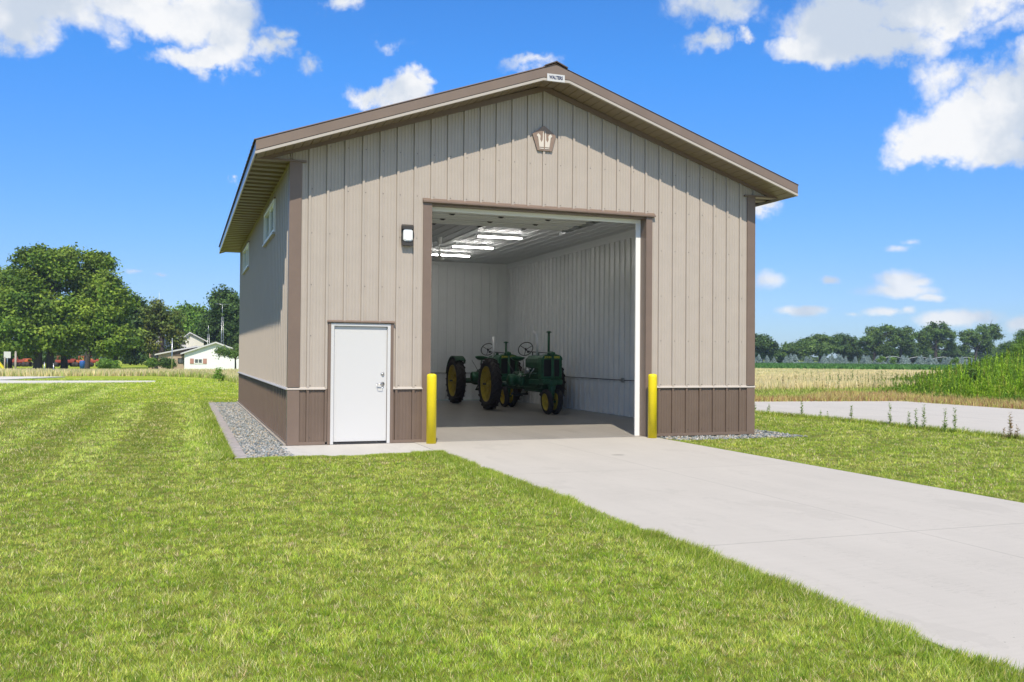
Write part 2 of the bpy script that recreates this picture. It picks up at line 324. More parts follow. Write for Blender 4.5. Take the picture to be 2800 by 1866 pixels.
slab('floor', [(.05, 0.0), (W-.05, 0.0), (W-.05, LEN-.05), (.05, LEN-.05)], -.15, .002, floor_m)
# ------------------------------------------------------------------ ribbed steel panels
def rib_profile(s0, s1, pitch=U, off=0., h=.024, minor=True):
    P = [(s0, 0.)]
    k0 = int(math.floor((s0-off)/pitch))-1
    for k in range(k0, int((s1-off)/pitch)+2):
        c = off+k*pitch
        L_ = [(c-.035, 0), (c-.0345, -.011), (c-.0245, -.011), (c-.0195, h), (c+.0195, h), (c+.024, 0)]
        if minor:
            for q in (.22, .41, .59, .78):
                m = c+q*pitch; L_ += [(m-.009, 0), (m-.006, .0045), (m+.006, .0045), (m+.009, 0)]
        P += [p for p in L_ if s0 < p[0] < s1]
    P.append((s1, 0.))
    return P
def hat(P, s):
    for (a, b) in zip(P, P[1:]):
        if a[0] <= s <= b[0]:
            t = (s-a[0])/max(1e-9, b[0]-a[0]); return a[1]+t*(b[1]-a[1])
    return 0
def siding(name, s0, s1, zb, zt, xf, m, parent, openings=(), pitch=U, off=0., h=.024, minor=True, screws=None, breaks=()):
    """zb, zt functions of s; openings (sa, sb, za, zb_); xf maps (s, h, z) to a point"""
    P = rib_profile(s0, s1, pitch, off, h, minor)
    br = sorted(set([b for o in openings for b in o[:2] if s0 < b < s1]+list(breaks)))
    for b in br: P.append((b, hat(sorted(P), b)))
    P = sorted(P); mb = MB()
    for (a, b) in zip(P, P[1:]):
        if b[0]-a[0] < 1e-6: continue
        mid = (a[0]+b[0])/2; segs = [(zb, zt)]
        for (oa, ob, za, zc) in openings:
            if oa-1e-6 < mid < ob+1e-6:
                ns = []
                for (lo, hi) in segs:
                    if za > lo(mid): ns.append((lo, (lambda s, v=za: v)))
                    if zc < hi(mid): ns.append(((lambda s, v=zc: v), hi))
                segs = ns
        for lo, hi in segs:
            if hi(mid)-lo(mid) < .002: continue
            mb.add([xf(a[0], a[1], lo(a[0])), xf(b[0], b[1], lo(b[0])), xf(b[0], b[1], hi(b[0])), xf(a[0], a[1], hi(a[0]))], [(0, 1, 2, 3)])
    if screws:
        mb.mi = 1
        k = int(math.ceil((s0-off)/pitch))
        while off+k*pitch < s1:
            c = off+k*pitch+.040
            for z in screws:
                if zb(c) < z < zt(c) and not any(o[0] < c < o[1] and o[2]-.02 < z < o[3]+.02 for o in openings):
                    q = [xf(c+dx, dh, z+dz) for dh in (0, .005) for dx, dz in ((-.006, -.006), (.006, -.006), (.006, .006), (-.006, .006))]
                    mb.add(q, [(4, 5, 6, 7), (0, 1, 5, 4), (1, 2, 6, 5), (2, 3, 7, 6), (3, 0, 4, 7)])
            k += 1
    return mb.build(name, [m, M_['dkmetal']], parent)
# ------------------------------------------------------------------ the barn
barn = empty('pole_barn', (0, 0, 0), label='large tan and brown ribbed steel pole barn with its overhead door open', cat='barn')
XC = W/2; SL = .348; ZE = 4.80; ZA = 6.48; OV = .62; HT = .945
def front(s, h, z): return (s, -h-.012, z)
def leftw(s, h, z): return (-h-.012, s, z)
def rightw(s, h, z): return (W+h+.012, s, z)
def backw(s, h, z): return (s, LEN+h, z)
def zg(x): return ZA+.05-SL*abs(x-XC)      # top of the gable wall
OPF = [(2.44, 6.706, -1, 4.24), (.66, 1.66, -1, 2.07)]
tops = lambda s: zg(s)
k0 = lambda v: (lambda s: v)
scr = [1.0, 1.85, 2.72, 3.6, 4.35, 5.1]
siding('siding', .0, W, k0(HT), tops, front, M_['tan'], barn, OPF, off=0, breaks=(XC,), screws=scr)
g0 = lambda s: ZE+.02
for (a, b) in ((-OV+.02, 0), (W, W+OV-.02)):
    siding('gable_return_siding', a, b, g0, lambda s: max(zg(s), ZE+.02), front, M_['tan'], barn, off=0)
for (a, b) in ((0, .66), (1.66, 2.44), (6.706, W)): siding('wainscot', a, b, k0(.045), k0(HT), front, M_['brown'], barn, screws=[.12, .88])
WO = [(2.58, 4.96, 3.93, 4.56), (10.08, 12.5, 3.93, 4.56)]
siding('siding', 0, LEN, k0(HT), k0(ZE), leftw, M_['tan'], barn, WO, screws=scr)
siding('wainscot', 0, LEN, k0(.045), k0(HT), leftw, M_['brown'], barn, screws=[.12])
siding('siding', 0, LEN, k0(HT), k0(ZE), rightw, M_['tan'], barn)
siding('wainscot', 0, LEN, k0(.045), k0(HT), rightw, M_['brown'], barn)
siding('siding', 0, W, k0(HT), tops, backw, M_['tan'], barn, breaks=(XC,))
siding('wainscot', 0, W, k0(.045), k0(HT), backw, M_['brown'], barn)
# base trim, belt trim, corner posts
def post(x0, x1, y0, y1, z0, z1, name='corner_trim', m='brown_trim'): return MB().box((x0, y0, z0), (x1, y1, z1)).build(name, M_[m], barn)
for (x0, x1) in ((-.036, .165), (W-.150, W+.036)):
    for (a, b) in ((.0, HT-.008), (HT+.034, ZE-.002)):
        mb = MB().box((x0, -.040, a), (x1, -.004, b))
        sx = x0 if x0 < 0 else x1-.032
        mb.box((sx, -.004, a), (sx+.032, .10, b)); mb.build('corner_trim', M_['brown_trim'], barn)
def belt(poly):  # small drip ledge, lengthwise runs
    return poly
for (a, b) in ((-.045, .60), (1.72, 2.30), (6.85, W+.045)):
    MB().prism([(-.050, HT-.008), (-.046, HT+.004), (-.014, HT+.034), (-.004, HT+.034), (-.004, HT-.008)], a, b, 'x').build('belt_trim', M_['tan_trim'], barn)
mb = MB().prism([(-.060, HT-.010), (-.056, HT+.004), (-.018, HT+.034), (-.006, HT+.034), (-.006, HT-.010)], -.002, LEN+.04, 'y'); mb.build('belt_trim', M_['tan_trim'], barn)
mb = MB().box((W+.006, -.002, HT-.010), (W+.058, LEN+.04, HT+.03)); mb.build('belt_trim', M_['tan_trim'], barn)
for (a, b) in ((.166, .60), (1.72, 2.30), (6.85, W-.151)): MB().box((a, -.038, .0), (b, -.006, .05)).build('base_trim', M_['brown_trim'], barn)
MB().box((-.042, .101, -.06), (-.006, LEN, .05)).build('base_trim', M_['brown_trim'], barn)
MB().box((-.085, .0, -.12), (-.044, LEN, .02)).build('skirt_board', M_['wood'], barn)
# window units on the left wall
for (y0, y1, z0, z1) in WO:
    fr = MB(); t = .045
    fr.box((-.060, y0-.01, z0-.01), (.11, y1+.01, z0+t)).box((-.060, y0-.01, z1-t), (.11, y1+.01, z1+.01)).box((-.060, y0-.01, z0+t), (.11, y0+t, z1-t)).box((-.060, y1-t, z0+t), (.11, y1+.01, z1-t))
    win = fr.build('window', M_['vinyl'], barn); ym = (y0+y1)/2
    MB().box((-.045, ym-.03, z0+t), (.03, ym+.03, z1-t)).box((-.03, y0+t, z0+t), (.02, ym-.03, z0+t+.03)).box((-.03, y0+t, z1-t-.03), (.02, ym-.03, z1-t)).build('sash', M_['vinyl'], win)
    for (a, b) in ((y0+t, ym-.03), (ym+.03, y1-t)): MB().box((-.004, a, z0+t), (.002, b, z1-t)).build('pane', M_['glass'], win)
    MB().box((-.085, y0-.05, z0-.05), (-.012, y1+.05, z0-.012)).build('window_sill', M_['tan_trim'], win)
    MB().box((-.07, y0-.05, z1+.012), (-.012, y1+.05, z1+.035)).build('drip_cap', M_['brown_trim'], win)
# soffits, fascia, roof
YF = -.60; YB = LEN+.60; FLX = .25
def ze(x): return min(4.755+SL*(x+OV) if x < XC else 4.755+SL*(W+OV-x), 4.755+SL*(XC-FLX+OV))   # fascia bottom
def rake_soffit(y0, y1):
    for sgn in (-1, 1):
        mb = MB(); n = 34; xs = [XC+sgn*(FLX*0+(XC+OV-.02)*i/n) for i in range(n+1)]
        for i in range(n):
            for (f0, f1, dz0, dz1) in ((0, .06, 0, .012), (.06, .12, .012, 0), (.12, 1, 0, 0)):
                a = xs[i]+(xs[i+1]-xs[i])*f0; b = xs[i]+(xs[i+1]-xs[i])*f1
                zz = lambda x: 4.80+SL*(XC+OV-abs(x-XC))-.03
                mb.add([(a, y0, min(zz(a), 6.53)+dz0), (b, y0, min(zz(b), 6.53)+dz1), (b, y1, min(zz(b), 6.53)+dz1), (a, y1, min(zz(a), 6.53)+dz0)], [(0, 1, 2, 3)])
        mb.build('rake_soffit', M_['soffit'], barn)
rake_soffit(YF+.02, -.0); rake_soffit(LEN, YB-.02)
for (x0, x1) in ((-OV+.015, .0), (W, W+OV-.015)):
    mb = MB(); y = 0.0; p = .4064; nn = int((YB-.0)/p)
    for i in range(nn):
        a = y+i*p
        for (f0, f1, z0, z1) in ((0, .46, ZE, ZE), (.46, .50, ZE, ZE+.04), (.50, .96, ZE+.04, ZE+.04), (.96, 1, ZE+.04, ZE)):
            mb.mi = 1 if z0 > ZE and z1 > ZE else 0  # recessed strips take a darker brown, giving the soffit its bands
            mb.add([(x0, a+p*f0, z0), (x1, a+p*f0, z0), (x1, a+p*f1, z1), (x0, a+p*f1, z1)], [(0, 1, 2, 3)])
    mb.build('eave_soffit', [M_['soffit'], M_['soffit_recess']], barn)
# wall-to-soffit trims
mb = MB()
for sgn in (-1, 1):
    xe = XC+sgn*(XC+OV-.05); xm = XC+sgn*4.90
    mb.prism([(XC, 6.555), (xe, 4.835), (xe, 4.812), (xm, 4.815), (XC, 6.455)], -.060, -.040)
mb.build('rake_trim', M_['brown_trim'], barn)
for (a, b) in ((-OV+.03, .24), (W-.22, W+OV-.03)): MB().box((a, -.062, ZE-.014), (b, -.014, ZE+.018)).build('return_trim', M_['brown_trim'], barn)
MB().box((-.03, .0, ZE-.05), (-.010, LEN, ZE-.004)).build('soffit_trim', mat('olive_trim', (.32, .28, .17), .45), barn)
def rake_fascia(y, sgn):
    parts = []
    X = [-OV-.01, XC-FLX, XC+FLX, W+OV+.01]
    def strip(z0, z1, d0, d1, name, m):
        mb = MB()
        for (a, b) in zip(X, X[1:]):
            q = [(a, ze(a)+z0), (b, ze(b)+z0), (b, ze(b)+z1), (a, ze(a)+z1)]
            mb.prism(q, y+sgn*d0, y+sgn*d1)
        return mb.build(name, M_[m] if isinstance(m, str) else m, barn)
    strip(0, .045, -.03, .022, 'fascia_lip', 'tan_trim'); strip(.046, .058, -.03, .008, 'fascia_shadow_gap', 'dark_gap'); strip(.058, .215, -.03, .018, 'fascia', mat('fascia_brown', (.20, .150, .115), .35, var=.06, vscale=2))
rake_fascia(YF, -1)
# rear rake, plain
mb = MB()
for a, b in ((-OV, XC), (XC, W+OV)): mb.prism([(a, ze(a)), (b, ze(b)), (b, ze(b)+.2), (a, ze(a)+.2)], YB-.02, YB+.01)
mb.build('fascia', M_['brown_trim'], barn)
for sx, xo in ((-1, -OV), (1, W+OV)):
    MB().box((min(xo, xo+sx*.022), YF+.0, 4.757), (max(xo, xo+sx*.022), YB, 4.80)).build('eave_lip', M_['tan_trim'], barn)
    MB().box((min(xo, xo+sx*.014), YF+.0, 4.803), (max(xo, xo+sx*.014), YB, 4.955)).build('fascia', mat('eave_fascia', (.17, .125, .10), .22, spec=.7), barn)
mb = MB(); prof = rib_profile(YF-.025, YB+.02, U, 0, .022, False)
for sgn in (-1, 1):
    for (a, b) in zip(prof, prof[1:]):
        vs = []
        for (s, h) in (a, b):
            for xx in (0, 1):
                x = XC+sgn*(0 if xx == 0 else XC+OV+.045); z = 4.985+SL*(XC+OV-abs(x-XC)); vs.append((x, s, z+h))
        mb.add(vs, [(0, 1, 3, 2)])
rf = mb.build('roof', M_['brown'], barn)
mb = MB()
for sgn in (-1, 1):
    q = [(XC, 4.96+SL*(XC+OV)), (XC+sgn*(XC+OV+.03), 4.96), (XC+sgn*(XC+OV+.03), 4.975), (XC, 4.975+SL*(XC+OV))]; mb.prism(q, YF+.0, YB)
mb.build('roof_deck', M_['dark_gap'], rf)
zr = 4.985+SL*(XC+OV)
MB().prism([(XC-.22, zr-.055), (XC, zr+.038), (XC+.22, zr-.055), (XC+.22, zr-.035), (XC, zr+.058), (XC-.22, zr-.035)], YF-.03, YB+.02).build('ridge_cap', mat('ridge_cap', (.10, .075, .06), .4), rf)
# front face of the flat peak
MB().prism([(XC-FLX-.3, ze(XC-FLX-.3)+.2), (XC+FLX+.3, ze(XC+FLX+.3)+.2), (XC+.05, zr-.02), (XC-.05, zr-.02)], YF-.012, YF+.02).build('peak_fascia', mat('fascia_brown2', (.20, .150, .115), .35), barn)
# overhead door opening: trims and jambs
OL, OR, OH = 2.44, 6.706, 4.215
def jt(x0, x1, name): MB().box((x0, -.046, .0), (x1, .0, OH+.03)).build(name, M_['brown_trim'], barn)
jt(OL-.155, OL, 'door_casing'); jt(OR, OR+.130, 'door_casing')
MB().box((OR, .001, .0), (OR+.02, .20, OH)).build('jamb', M_['brown_trim'], barn); MB().box((OL-.02, .001, .0), (OL, .20, OH)).build('jamb', M_['brown_trim'], barn)
MB().box((OL, .001, OH), (OR, .20, OH+.02)).build('head_jamb', M_['brown_trim'], barn)
MB().prism([(-.085, OH+.030), (-.085, OH+.055), (-.016, OH+.11), (.0, OH+.11), (.0, OH+.030)], OL-.165, OR+.185, 'x').build('door_header_trim', M_['brown_trim'], barn)
MB().box((OR-.095, .20, .002), (OR+.02, .235, OH+.01)).build('door_stop', M_['vinyl'], barn)
MB().box((OL-.02, .20, .002), (OL+.05, .235, OH+.01)).build('door_stop', M_['vinyl'], barn)
MB().box((OL+.05, .20, OH-.075), (OR-.095, .235, OH+.01)).build('door_stop', M_['vinyl'], barn)
# lining inside
IX0, IX1, IY0, IY1, IZ = .2, 8.94, .24, LEN-.2, 4.74
wo = [(a, b, c, d) for (a, b, c, d) in WO]
siding('liner_panel', IY0, IY1, k0(.02), k0(IZ-.2), lambda s, h, z: (IX1-h, s, z), M_['liner'], barn, off=.12, h=.036)
siding('liner_panel', IY0, IY1, k0(.02), k0(IZ-.2), lambda s, h, z: (IX0+h, s, z), M_['liner'], barn, wo, off=.12)
siding('liner_panel', IX0, IX1, k0(.02), k0(IZ-.13), lambda s, h, z: (s, IY1-h, z), M_['liner'], barn, off=.07)
siding('liner_panel', IX0, IX1, k0(.02), k0(IZ), lambda s, h, z: (s, IY0+h, z), M_['liner'], barn, [(OL-.02, OR+.02, -1, OH+.0), (.66, 1.66, -1, 2.07)])
siding('ceiling_panel', IX0, IX1, lambda s: IY0, lambda s: IY1, lambda s, h, z: (s, z, IZ-h), M_['ceiling'], barn, off=.07, h=.014)
MB().box((IX1-.03, IY0, IZ-.20), (IX1, IY1, IZ-.012)).box((IX0, IY1-.03, IZ-.13), (IX1-.03, IY1, IZ-.012)).box((IX0, IY0, IZ-.20), (IX0+.03, IY1-.03, IZ-.012)).build('ceiling_trim', M_['liner'], barn)
MB().box((IX0-.15, IY0, IZ+.02), (IX1+.15, IY1, IZ+.06)).build('attic_deck', M_['wood'], barn)
MB().box((.01, .001, 2.2), (OL-.03, IY0-.01, 4.7)).box((.01, .001, .01), (.60, IY0-.01, 2.19)).box((1.75, .001, .01), (OL-.03, IY0-.01, 2.19)).box((OR+.03, .001, .01), (W-.01, IY0-.01, 4.7)).box((OL-.03, .001, OH+.03), (OR+.03, IY0-.01, 4.7)).build('wall_framing', M_['wood'], barn)
# overhead door stored under the ceiling
odoor = empty('overhead_door', (0, 0, 0)); odoor.parent = barn
zd = 4.46
for i in range(4):
    y0 = .92+i*.745; mb = MB()
    for j, (a, b, dz) in enumerate(((0, .07, 0), (.07, .25, .028), (.25, .31, 0), (.31, .49, .028), (.49, .55, 0), (.55, .68, .028), (.68, .735, 0))):
        mb.box((OL-.02, y0+a, zd+dz), (OR-.06, y0+b, zd+.055))
    p = mb.build('door_section', mat('door_skin', (.72, .75, .72), .35) if i == 0 else bpy.data.materials['door_skin'], odoor)
    for k in range(1, 4):
        x = OL+k*1.0665
        MB().box((x-.055, y0+.70, zd-.012), (x+.055, y0+.78, zd-.002)).box((x-.035, y0+.725, zd-.028), (x+.035, y0+.755, zd-.012)).build('hinge', M_['dkmetal'], p)
    MB().lathe([(.0, 0), (.028, 0), (.028, .02), (.0, .02)], 12, 'x', (OR-.04, y0+.72, zd-.015)).tube([(OR-.1, y0+.72, zd-.015), (OR-.03, y0+.72, zd-.015)], .008, 6).box((OR-.15, y0+.66, zd-.026), (OR-.055, y0+.78, zd-.004)).build('roller', M_['galv'], p)
for x in (OL-.06, OR-.02):
    MB().box((x, .5, zd-.045), (x+.006, 4.25, zd+.02)).box((x, .5, zd-.05), (x+.04, 4.25, zd-.045)).box((x, .5, zd+.02), (x+.04, 4.25, zd+.026)).build('horizontal_track', M_['galv'], odoor)
    MB().tube([(x+.02, .27, .3), (x+.02, .27, 3.95), (x+.02, .34, 4.25), (x+.02, .5, zd-.02)], .016, 6).build('vertical_track', M_['galv'], odoor)
    MB().tube([(x+.02, 4.2, zd), (x+.02, 4.2, IZ)], .014, 6).build('track_hanger', M_['galv'], odoor); MB().tube([(x+.02, 2.3, zd+.03), (x+.02, 2.3, IZ)], .012, 6).build('track_hanger', M_['galv'], odoor)
# entry door
ed = empty('entry_door', (0, 0, 0)); ed.parent = barn
D0, D1 = 2.43*U, 5.45*U
MB().cbox(((D0+D1)/2, .022, 1.03), (D1-D0, .045, 1.985), .004).build('door_leaf', M_['white'], ed)
fr = MB(); fr.box((D0-.055, -.045, .0), (D0-.004, .10, 2.072)).box((D1+.004, -.045, .0), (D1+.055, .10, 2.072)).box((D0-.004, -.045, 2.027), (D1+.004, .10, 2.072)); fr.build('door_frame', M_['white'], ed)
MB().box((D0, -.03, .0), (D1, .09, .022)).build('threshold', M_['dkmetal'], ed)
for z in (.35, 1.03, 1.78): MB().tube([(D0-.004, -.006, z-.055), (D0-.004, -.006, z+.055)], .008, 8).build('hinge', M_['steel'], ed)
MB().lathe([(0, -.03), (.02, -.03), (.024, -.012), (.033, -.008), (.033, .0)], 20, 'y', (D1-.075, 0, 1.20)).build('deadbolt', M_['steel'], ed)
mb = MB().lathe([(0, -.05), (.012, -.05), (.014, -.015), (.036, -.010), (.038, .0)], 20, 'y', (D1-.075, 0, 1.03))
mb.tube([(D1-.075, -.05, 1.035), (D1-.13, -.055, 1.033), (D1-.185, -.045, 1.028)], [.010, .009, .007], 8)
mb.tube([(D1-.185, -.045, 1.028), (D1-.165, -.04, .955), (D1-.085, -.04, .948), (D1-.078, -.03, 1.0)], .005, 6)
mb.build('door_handle', M_['steel'], ed)
MB().box((D1+.001, -.005, .99), (D1+.006, .02, 1.07)).build('strike_plate', M_['dkmetal'], ed)
for (a, b) in ((D0-.105, D0-.057), (D1+.057, D1+.105)): MB().box((a, -.050, .0), (b, -.012, 2.085)).build('door_casing', M_['brown_trim'], ed)
MB().prism([(-.075, 2.088), (-.075, 2.10), (-.02, 2.125), (.0, 2.125), (.0, 2.088)], D0-.125, D1+.125, 'x').build('drip_cap', M_['brown_trim'], ed)
# ------------------------------------------------------------------ things fixed to the barn
wl = empty('wall_light', (1.99, -.035, 3.64), label='bronze wall pack lamp with white lens mounted beside the overhead door', cat='lamp')
MB().cbox((0, -.02, 0), (.20, .05, .37), .008).prism([(-.045, .185), (-.105, .15), (-.105, .10), (-.045, .09)], -.10, .10, 'x').box((-.10, -.075, -.185), (.10, -.045, -.12)).build('housing', M_['bronze'], wl)
MB().box((-.108, -.06, .03), (-.100, -.02, .15)).box((-.108, -.06, -.12), (-.100, -.02, -.02)).build('bracket', M_['black'], wl)
mb = MB(); pr = [(-.082, .07), (-.06, .095), (.06, .095), (.082, .07), (.082, -.085), (.055, -.112), (-.055, -.112), (-.082, -.085)]
mb.prism(pr, -.045, -.09); mb.prism([(x*.82, z*.85) for x, z in pr], -.09, -.105); mb.build('lens', M_['glow'], wl)
mb = MB()
em = empty('wall_emblem', (4.57, -.036, 0), label='brown pentagon emblem with a pale W mark under the gable peak', cat='emblem')
MB().prism([(-.005, 5.815), (-.235, 5.645), (-.135, 5.345), (.155, 5.345), (.230, 5.640)], -.0, -.014).build('plaque', mat('plaque_brown', (.25, .18, .14), .5), em)
def shape(pts, y0, y1, mb): mb.prism(pts, y0, y1)
mb = MB()
for s in (-1, 1):
    shape([(s*.012, 5.72), (s*.012, 5.41), (s*.10, 5.41), (s*.125, 5.59), (s*.155, 5.62), (s*.125, 5.66), (s*.085, 5.63), (s*.078, 5.60), (s*.085, 5.55), (s*.06, 5.50), (s*.035, 5.54), (s*.030, 5.66)], -.015, -.022, mb)
    shape([(s*.012, 5.395), (s*.012, 5.375), (s*.10, 5.378), (s*.10, 5.392)], -.015, -.022, mb)
mb.build('emblem_mark', mat('emblem_cream', (.62, .57, .50), .5), em)
sg = empty('builder_sign', (4.55, YF-.03, 6.53), label='small white sign reading WALTERS on the peak of the roof fascia', cat='sign')
MB().box((-.17, -.02, -.065), (.17, -.006, .065)).build('sign_panel', M_['white'], sg)
def text(s, size, loc, parent, m, rot=(PI/2, 0, 0), name='lettering', ext=.0015, sx=1, off=.0):
    cu = bpy.data.curves.new(name, 'FONT'); cu.body = s; cu.size = size; cu.align_x = 'CENTER'; cu.align_y = 'CENTER'; cu.extrude = ext; cu.offset = off; cu.resolution_u = 3
    t = bpy.data.objects.new(name, cu); C.objects.link(t); bpy.context.view_layer.update()
    me = bpy.data.meshes.new_from_object(t.evaluated_get(bpy.context.evaluated_depsgraph_get())); bpy.data.objects.remove(t); me.materials.clear(); me.materials.append(m)
    o = bpy.data.objects.new(name, me); C.objects.link(o); o.parent = parent; o.location = loc; o.rotation_euler = rot; o.scale = (sx, 1, 1); return o
text('WALTERS', .085, (0, -.022, .002), sg, M_['navy'], sx=.70, off=.003)
# ceiling lamps, fan, conduit
lamps = []
names = ['strip lamp on the ceiling nearest to the overhead door', 'strip lamp on the ceiling second from the overhead door', 'strip lamp on the ceiling seen just behind the white fan', 'strip lamp on the ceiling farthest back in the barn']
for i, y in enumerate((6.9, 9.28, 11.6)):
    if i == 0:
        l0 = empty('strip_light', (6.1, y, 4.62), label='lit white '+names[0], cat='ceiling lamp', group='strip lamps on the barn ceiling')
        MB().box((-.60, -.055, .035), (.60, .055, .085)).build('lamp_housing', M_['white'], l0)
        MB().prism([(-.045, .03), (.045, .03), (.035, .0), (-.035, .0)], -.595, .595, 'x').build('lamp_tube', M_['lamp'], l0); cur = l0
        for x in (-.4, .4): MB().tube([(x, 0, .086), (x, 0, .12)], .008, 6).build('hanger', M_['galv'], l0)
    else:
        cur = copy_tree(l0); cur.location = (6.1, y, 4.62); cur['label'] = 'lit white '+names[i]
fan = empty('ceiling_fan', (4.80, 8.15, 4.10), label='white three bladed ceiling fan hanging on a long rod', cat='fan')
MB().lathe([(.03, .44), (.05, .45), (.065, .60), (.066, .63)], 16).build('canopy', M_['vinyl'], fan)
MB().tube([(0, 0, .10), (0, 0, .46)], .014, 8).build('downrod', M_['vinyl'], fan)
MB().lathe([(.0, -.01), (.06, -.01), (.13, .02), (.14, .05), (.11, .085), (.05, .10), (.04, .17), (.0, .17)], 20).build('motor_housing', M_['vinyl'], fan)
for k in range(3):
    a = math.radians(15+120*k); mb = MB().box((.12, -.07, .05), (.66, .07, .057)); o = mb.build('fan_blade', M_['vinyl'], fan); o.rotation_euler = (.15*0, 0, a)
cd = empty('wall_conduit', (0, 0, 0), label='thin steel conduit with outlet boxes along the right liner wall', cat='conduit')
MB().tube([(IX1-.035, .5, .935), (IX1-.035, IY1-.04, .935)], .011, 8).build('conduit_pipe', M_['dkmetal'], cd)
for y in (5.3, 9.8): MB().cbox((IX1-.045, y, .935), (.05, .11, .115), .006).build('outlet_box', M_['galv'], cd)
cd2 = empty('wall_conduit', (0, 0, 0), label='thin steel conduit crossing the back liner wall of the barn', cat='conduit')
MB().tube([(IX0+.1, IY1-.035, .935), (IX1-.06, IY1-.035, .935)], .010, 8).build('conduit_pipe', M_['dkmetal'], cd2)
# bollards
def bollard(x, y, lab):
    o = MB().lathe([(.0, 1.215), (.04, 1.213), (.072, 1.203), (.084, 1.185), (.086, 1.15), (.086, -.004), (.0, -.004)], 28).build('bollard', M_['ydoor'])
    o.location = (x, y, 0); tag(o, lab, 'bollard', 'yellow bollards flanking the overhead door')
for x, y, lab in ((2.40, -.28, 'yellow bollard between the white entry door and the open doorway'), (6.72, -.30, 'yellow bollard at the doorway jamb nearest the gravel on the right')):
    bollard(x, y, lab)
